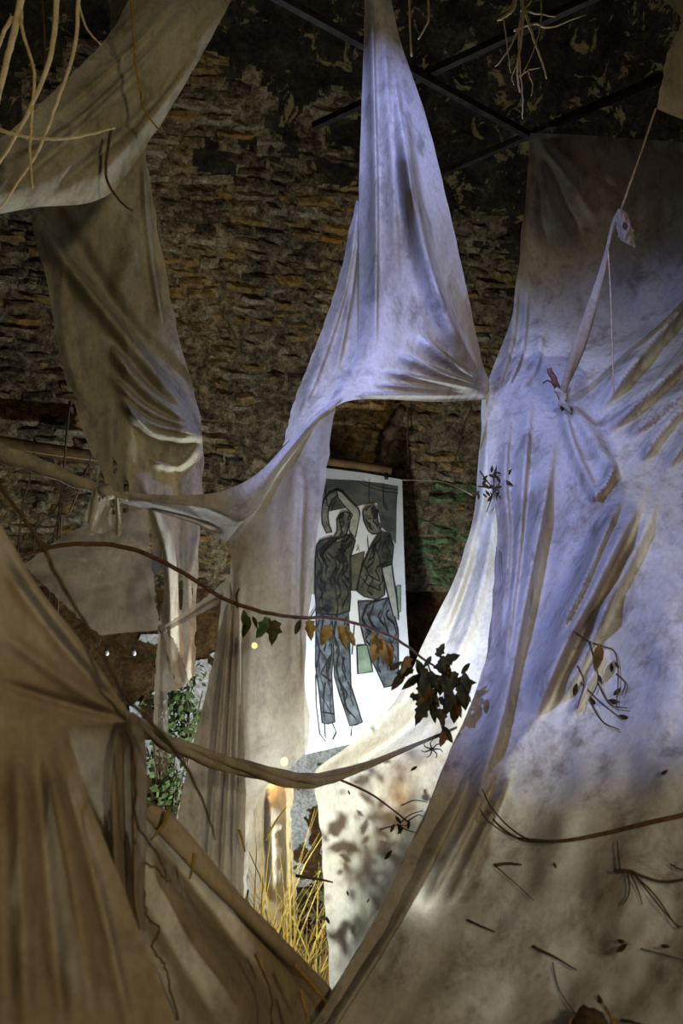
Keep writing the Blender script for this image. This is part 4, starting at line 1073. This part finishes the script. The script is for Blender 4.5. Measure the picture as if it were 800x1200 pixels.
for pts, r_, lb in [([(547, 1078), (558, 1083), (580, 1092)], .006, 'short dark stick lying on the big drape near the bright spot'), ([(624, 1109), (650, 1122), (675, 1137)], .006, 'slim dark stick lying on the big drape beside the curved stem'),
                    ([(647, 1128), (655, 1160), (675, 1190)], .003, 'thin curved stem leading down to the dark stump on the big drape'), ([(578, 1013), (600, 1032), (625, 1055)], .003, 'thin straight stem below the reddish branch on the big drape'),
                    ([(579, 1014), (595, 1012), (611, 1013)], .008, 'small dark scrap of bark with two ends, below the reddish branch'), ([(750, 1112), (775, 1118), (805, 1126)], .003, 'faint thin stem lying below the dark forked twig'), ([(728, 1195), (745, 1199), (765, 1206)], .006, 'dark stick beside the stump at the foot of the big drape'),
                    ([(785, 1013), (795, 1018), (806, 1020)], .004, 'small dark twig tip above the forked twig'), ([(708, 728), (702, 742), (694, 760)], .004, 'single pale straw caught on the diagonal fold of the big drape')]:
    tag(tube('loose_twig' if 'straw' not in lb else 'loose_straw', onF(pts, .015), [r_ * .75, r_ * .6, r_ * .4], M_BARK if 'straw' not in lb else M_ROOT, None, sides=6, sub=4, jitter=.002), lb, 'twig' if 'straw' not in lb else 'straw')
SP1 = thing('dry_sprig', 'dry sprig with one yellow-brown leaf caught on the big drape below the diagonal fold', 'sprig')
for pts in [[(672, 740), (690, 752), (708, 758), (720, 764), (724, 790), (722, 830)], [(690, 752), (698, 780), (700, 800), (690, 820)], [(722, 790), (732, 800), (728, 815)], [(680, 800), (700, 820), (725, 840)], [(700, 800), (714, 825), (735, 830)], [(676, 780), (684, 800), (676, 830)], [(690, 820), (705, 845), (725, 855)]]:
    tube('stem', onF(pts, .03), [.004, .002], M_BARK, SP1, sides=5, sub=4)
leaf('ovalb', P(703, 754, depth_on('F', 700, 770, .14)), .10, -100, SP1)
for x, y, a, s_ in [(716, 776, -90, .035), (720, 775, -60, .03), (700, 790, -70, .04), (690, 815, -60, .06), (676, 800, -110, .05), (712, 820, -20, .05), (718, 815, 40, .04), (724, 838, -20, .04)]:
    leaf('ovald', P(x, y, depth_on('F', x, y, .03)), s_, a, SP1)
SP2 = thing('grey_sprig', 'small dark leafy sprig pinned to the pale drape beside the bricks', 'sprig')
for pts in [[(562, 552), (572, 566), (580, 575), (584, 600)], [(592, 560), (582, 570), (575, 585)], [(560, 570), (575, 572), (594, 578)], [(578, 555), (578, 575), (570, 600)]]:
    tube('stem', [P(x, y, 4.12) for x, y in pts], [.004, .002], M_BARK, SP2, sides=5, sub=4)
for k in range(22):
    leaf('ovald', P(random.uniform(560, 594), random.uniform(554, 582), 4.11 + random.uniform(-.03, .02)), random.uniform(.025, .05), random.uniform(0, 360), SP2)
for k, (x, y, s_) in enumerate([(774, 908, .03), (735, 1106, .04), (722, 1102, .03), (785, 1110, .03), (700, 1165, .04), (648, 1010, .02)]):
    o_ = leaf('ovald', P(x, y, depth_on('F', x, y, .02)), s_, random.uniform(0, 360), None, name='dead_leaf')
    tag(o_, 'small dark dead leaf stuck on the big drape', 'leaf', 'dead leaves on the big drape')
# stump at the foot
ST = thing('stump', 'dark charred stump with pale straws sticking up at the foot of the big drape', 'stump')
c0 = P(690, 1206, depth_on('F', 690, 1200, .06))
bm = bmesh.new(); bmesh.ops.create_icosphere(bm, subdivisions=3, radius=1)
for v in bm.verts:
    v.co = Vector((v.co.x * .045, v.co.y * .05, v.co.z * .055)) * (1 + .25 * float(vnoise(v.co.x * 3 + 7, v.co.z * 3, 60)) + .15 * float(vnoise(v.co.y * 8, v.co.z * 7, 61))) + c0
me = bpy.data.meshes.new('wood'); bm.to_mesh(me); bm.free()
link('wood', me, M_BARK, ST)
for dx, h in ((-.05, .07), (.045, .10), (.06, .06)):
    tube('straw', [c0 + Vector((dx, -.03, -.06)), c0 + Vector((dx * 1.1, -.03, h * .3)), c0 + Vector((dx * .8, -.02, h * .6))], [.006, .003], M_STRAW, ST, sides=5)

# bits stuck on the pale inner drape
def onG(pts, off=0.02): return [P(x, y, depth_on('G', x, y, off)) for x, y in pts]


tag(tube('loose_twig', onG([(385, 908), (430, 928), (455, 945), (480, 965)], .02), [.005, .003], M_BARK, None, sides=5), 'thin dark twig lying across the glowing pale drape', 'twig')
SP3 = thing('dark_sprig', 'small dark sprig silhouetted on the glowing pale drape', 'sprig')
for pts in [[(445, 972), (465, 967), (478, 968)], [(465, 966), (475, 972), (488, 976)], [(468, 965), (480, 955), (495, 950)], [(470, 944), (485, 938), (500, 940)], [(478, 962), (490, 955), (498, 958)]]:
    tube('stem', onG(pts, .02), [.003, .0015], M_BARK, SP3, sides=5)
for x, y in [(466, 966), (472, 969), (478, 972), (462, 965), (470, 965)]: leaf('ovald', P(x, y, depth_on('G', x, y, .03)), .035, random.uniform(0, 360), SP3)
SP4 = thing('dry_flower_sprig', 'small withered sprig under the leaf cluster, before the pale drape', 'sprig')
for a in range(7):
    an = a * .9
    tube('stem', [P(506, 878, 3.7), P(506 + 9 * math.cos(an), 878 + 7 * math.sin(an), 3.69), P(506 + 13 * math.cos(an + .3), 878 + 11 * math.sin(an + .3), 3.7)], [.003, .0015], M_BARK, SP4, sides=5)
for k, (x, y, s_) in enumerate([(460, 996, .045), (410, 932, .02), (386, 1083, .03), (489, 898, .03), (408, 1050, .02), (430, 1058, .02)]):
    tag(leaf('ovald', P(x, y, depth_on('G', x, y, .02)), s_, random.uniform(0, 360), None, name='dead_leaf'), 'tiny dark leaf silhouetted on the glowing pale drape', 'leaf', 'tiny leaves on the pale drape')

# ================================================================== GROUND PLANTS, RUBBLE, SMALL LAMPS
def blades(name, n, base, rad, h, mat, parent, wdt=.008, lean=.5, seed=1):
    r = random.Random(seed); vs, fs = [], []
    for _ in range(n):
        a = r.uniform(0, 6.28); q = rad * math.sqrt(r.random())
        p = Vector(base) + Vector((q * math.cos(a), q * math.sin(a) * .5, 0)); hh = h * r.uniform(.4, 1.1)
        dx, dy = r.uniform(-lean, lean), r.uniform(-lean, lean); w_ = wdt * r.uniform(.5, 1.2); b_ = len(vs)
        sx = Vector((math.cos(a), .3 * math.sin(a), 0)) * w_
        for k in range(5):
            t = k / 4; c_ = p + Vector((dx * hh * t * t, dy * hh * t * t, hh * (t - .35 * abs(dx) * t * t)))
            vs += [c_ - sx * (1 - t * .9), c_ + sx * (1 - t * .9)]
        fs += [(b_ + 2 * k, b_ + 2 * k + 1, b_ + 2 * k + 3, b_ + 2 * k + 2) for k in range(4)]
    o_ = link(name, mesh(name, vs, fs), mat, parent); o_['kind'] = 'stuff'
    return o_


def foliage(name, n, c, rx, rz, mat, parent, size=.04, seed=2):
    r = random.Random(seed); vs, fs = [], []
    for _ in range(n):
        p = Vector(c) + Vector((r.gauss(0, rx * .5), r.gauss(0, .08), r.gauss(0, rz * .5)))
        y = Vector((r.uniform(-1, 1), r.uniform(-.6, .6), r.uniform(-1, .6))).normalized(); x = y.cross(Vector((r.uniform(-1, 1), r.uniform(-1, 1), r.uniform(-1, 1)))).normalized()
        s_ = size * r.uniform(.5, 1.3); b_ = len(vs)
        vs += [p, p + y * s_ * .5 + x * s_ * .3, p + y * s_, p + y * s_ * .5 - x * s_ * .3]; fs.append((b_, b_ + 1, b_ + 2, b_ + 3))
    o_ = link(name, mesh(name, vs, fs), mat, parent, smooth=False); o_['kind'] = 'stuff'
    return o_


g0 = P(328, 1120, 4.25); g0.z = 0.0
SC = thing('straw_clump', 'clump of yellow straw and weeds on the dark ground before the bright wall', 'straw')
blades('straw_blades', 170, g0, .20, .72, M_STRAW, SC, .007, .55, 3); blades('green_blades', 120, g0 + Vector((.1, .1, 0)), .35, .42, M_LEAFG, SC, .008, .6, 4)
SC['label'] = 'clump of yellow straw and weeds on the dark ground before the bright wall'
g1 = P(318, 1010, 4.25); g1.z = 0.52
blades('hanging_straw', 60, g0 + Vector((-.05, .08, 0)), .12, 1.0, M_STRAW, SC, .009, .45, 6)
blades('dry_leaf_blades', 60, g0 + Vector((.12, .05, 0)), .14, .7, M_LEAFB, SC, .010, .7, 7)
def bush(px, py, d, rx, rz, n, label, mat, size, seed):
    t = thing('ivy_bush', label, 'plant'); c_ = P(px, py, d)
    foliage('leaves', n, c_, rx, rz, mat, t, size, seed)
    r = random.Random(seed)
    for k in range(5):
        tube('stem', [Vector((c_.x + r.uniform(-.1, .1), c_.y + .03, 0.0)), Vector((c_.x + r.uniform(-.08, .08), c_.y, c_.z * .6)), c_ + Vector((r.uniform(-rx, rx), 0, r.uniform(0, rz)))], [.008, .004], M_BARK, t, sides=5)
    return t


bush(208, 838, 5.6, .16, .28, 420, 'dark ivy bush against the bright plaster, beside the gauze tail', M_LEAFG, .055, 11)
bush(200, 925, 5.2, .15, .30, 380, 'feathery grey-green bush above the rolled drape end', M_LEAFG, .045, 12)
bush(362, 1075, 5.6, .16, .22, 220, 'low dark weeds at the foot of the glowing pale drape', M_LEAFD, .05, 13)
bush(440, 985, 4.10, .17, .28, 230, 'loose weeds added behind the glowing pale drape to cast soft shadows on it', M_LEAFG, .052, 14)  # added between the white lamp and the drape to dapple it with leaf shadows
# stray straws caught on cloths
for i, (pts, d_, lb) in enumerate([([(280, 972), (284, 985), (287, 998)], 3.85, 'short orange straw caught on the brown hanging tail'), ([(198, 948), (192, 965), (176, 985)], 2.7, 'bent yellow straw on the top of the rolled drape'),
                                   ([(228, 1000), (226, 1015), (222, 1030)], 2.66, 'short straw on the upper slope of the rolled drape'), ([(300, 1117), (306, 1130), (310, 1145)], 2.74, 'broad yellow straw on the middle of the rolled drape'),
                                   ([(345, 1130), (362, 1150), (383, 1175)], 2.7, 'long yellow straw crossing the foot of the rolled drape'), ([(352, 1160), (357, 1180), (362, 1200)], 2.7, 'thin upright straw at the foot of the rolled drape'),
                                   ([(310, 985), (325, 960), (336, 945)], 4.2, 'thin straw leaning behind the cloth rope'), ([(346, 1026), (372, 1030), (390, 1034)], 3.7, 'dark bent twig sticking out at the rim of the pale drape')]):
    tag(tube('loose_straw' if 'straw' in lb else 'loose_twig', [P(x, y, d_) for x, y in pts], [.006, .005, .003], M_STRAW if 'straw' in lb else M_BARK, None, sides=5), lb, 'straw' if 'straw' in lb else 'twig')
for k, pts in enumerate([[(168, 1040), (172, 1070), (186, 1090), (178, 1110), (192, 1130), (200, 1160), (208, 1195)], [(170, 1010), (186, 1020), (196, 1035)], [(300, 1120), (316, 1160), (318, 1200)]]):
    tag(tube('tendril', [P(x, y, 2.45 if k < 2 else 2.62) for x, y in pts], .0025, M_BARK, None, sides=5, sub=6, jitter=.006),
        ['long crinkled dark tendril between the front drape and rolled drape', 'short dark tendril near the rolled drape end', 'thin straight tendril on the rolled drape'][k], 'tendril')

# small amber bulbs
def bulb(px, py, d, r, label, mat, group=None, watts=1.0):
    t = thing('small_bulb', label, 'bulb', group); c_ = P(px, py, d)
    bm = bmesh.new(); bmesh.ops.create_uvsphere(bm, u_segments=12, v_segments=8, radius=1)
    for v in bm.verts: v.co = c_ + Vector((v.co.x * r, v.co.y * r, v.co.z * r * (1.3 if v.co.z > 0 else 1.0)))
    me = bpy.data.meshes.new('glass'); bm.to_mesh(me); bm.free(); link('glass', me, mat, t)
    if mat is M_GLOW: lamp('amber_bulb_light', 'POINT', c_ + Vector((0, .03, 0)), watts, AMBER, 0.012)
    tube('cap', [c_ + Vector((0, 0, r * 1.2)), c_ + Vector((0, 0, r * 2.2))], r * .5, M_IRON, t, sides=8)


bulb(489, 936, depth_on('G', 489, 936, -.10), .012, 'tiny amber bulb glowing through the pale drape', M_GLOW, None, 0.4)
bulb(298, 757, 4.3, .012, 'tiny amber bulb glowing behind the brown tail, among the branch leaves', M_GLOW, None, 2.5)
bulb(333, 893, 4.4, .016, 'amber bulb glowing just above the cloth rope', M_GLOW, None, 6.0)
for x, y in ((114, 756), (125, 766), (157, 766)):
    bulb(x, y, 4.6, .010, 'small pale glass bulb hanging under the dark gauze', M_WGLOW, 'pale bulbs under the gauze')
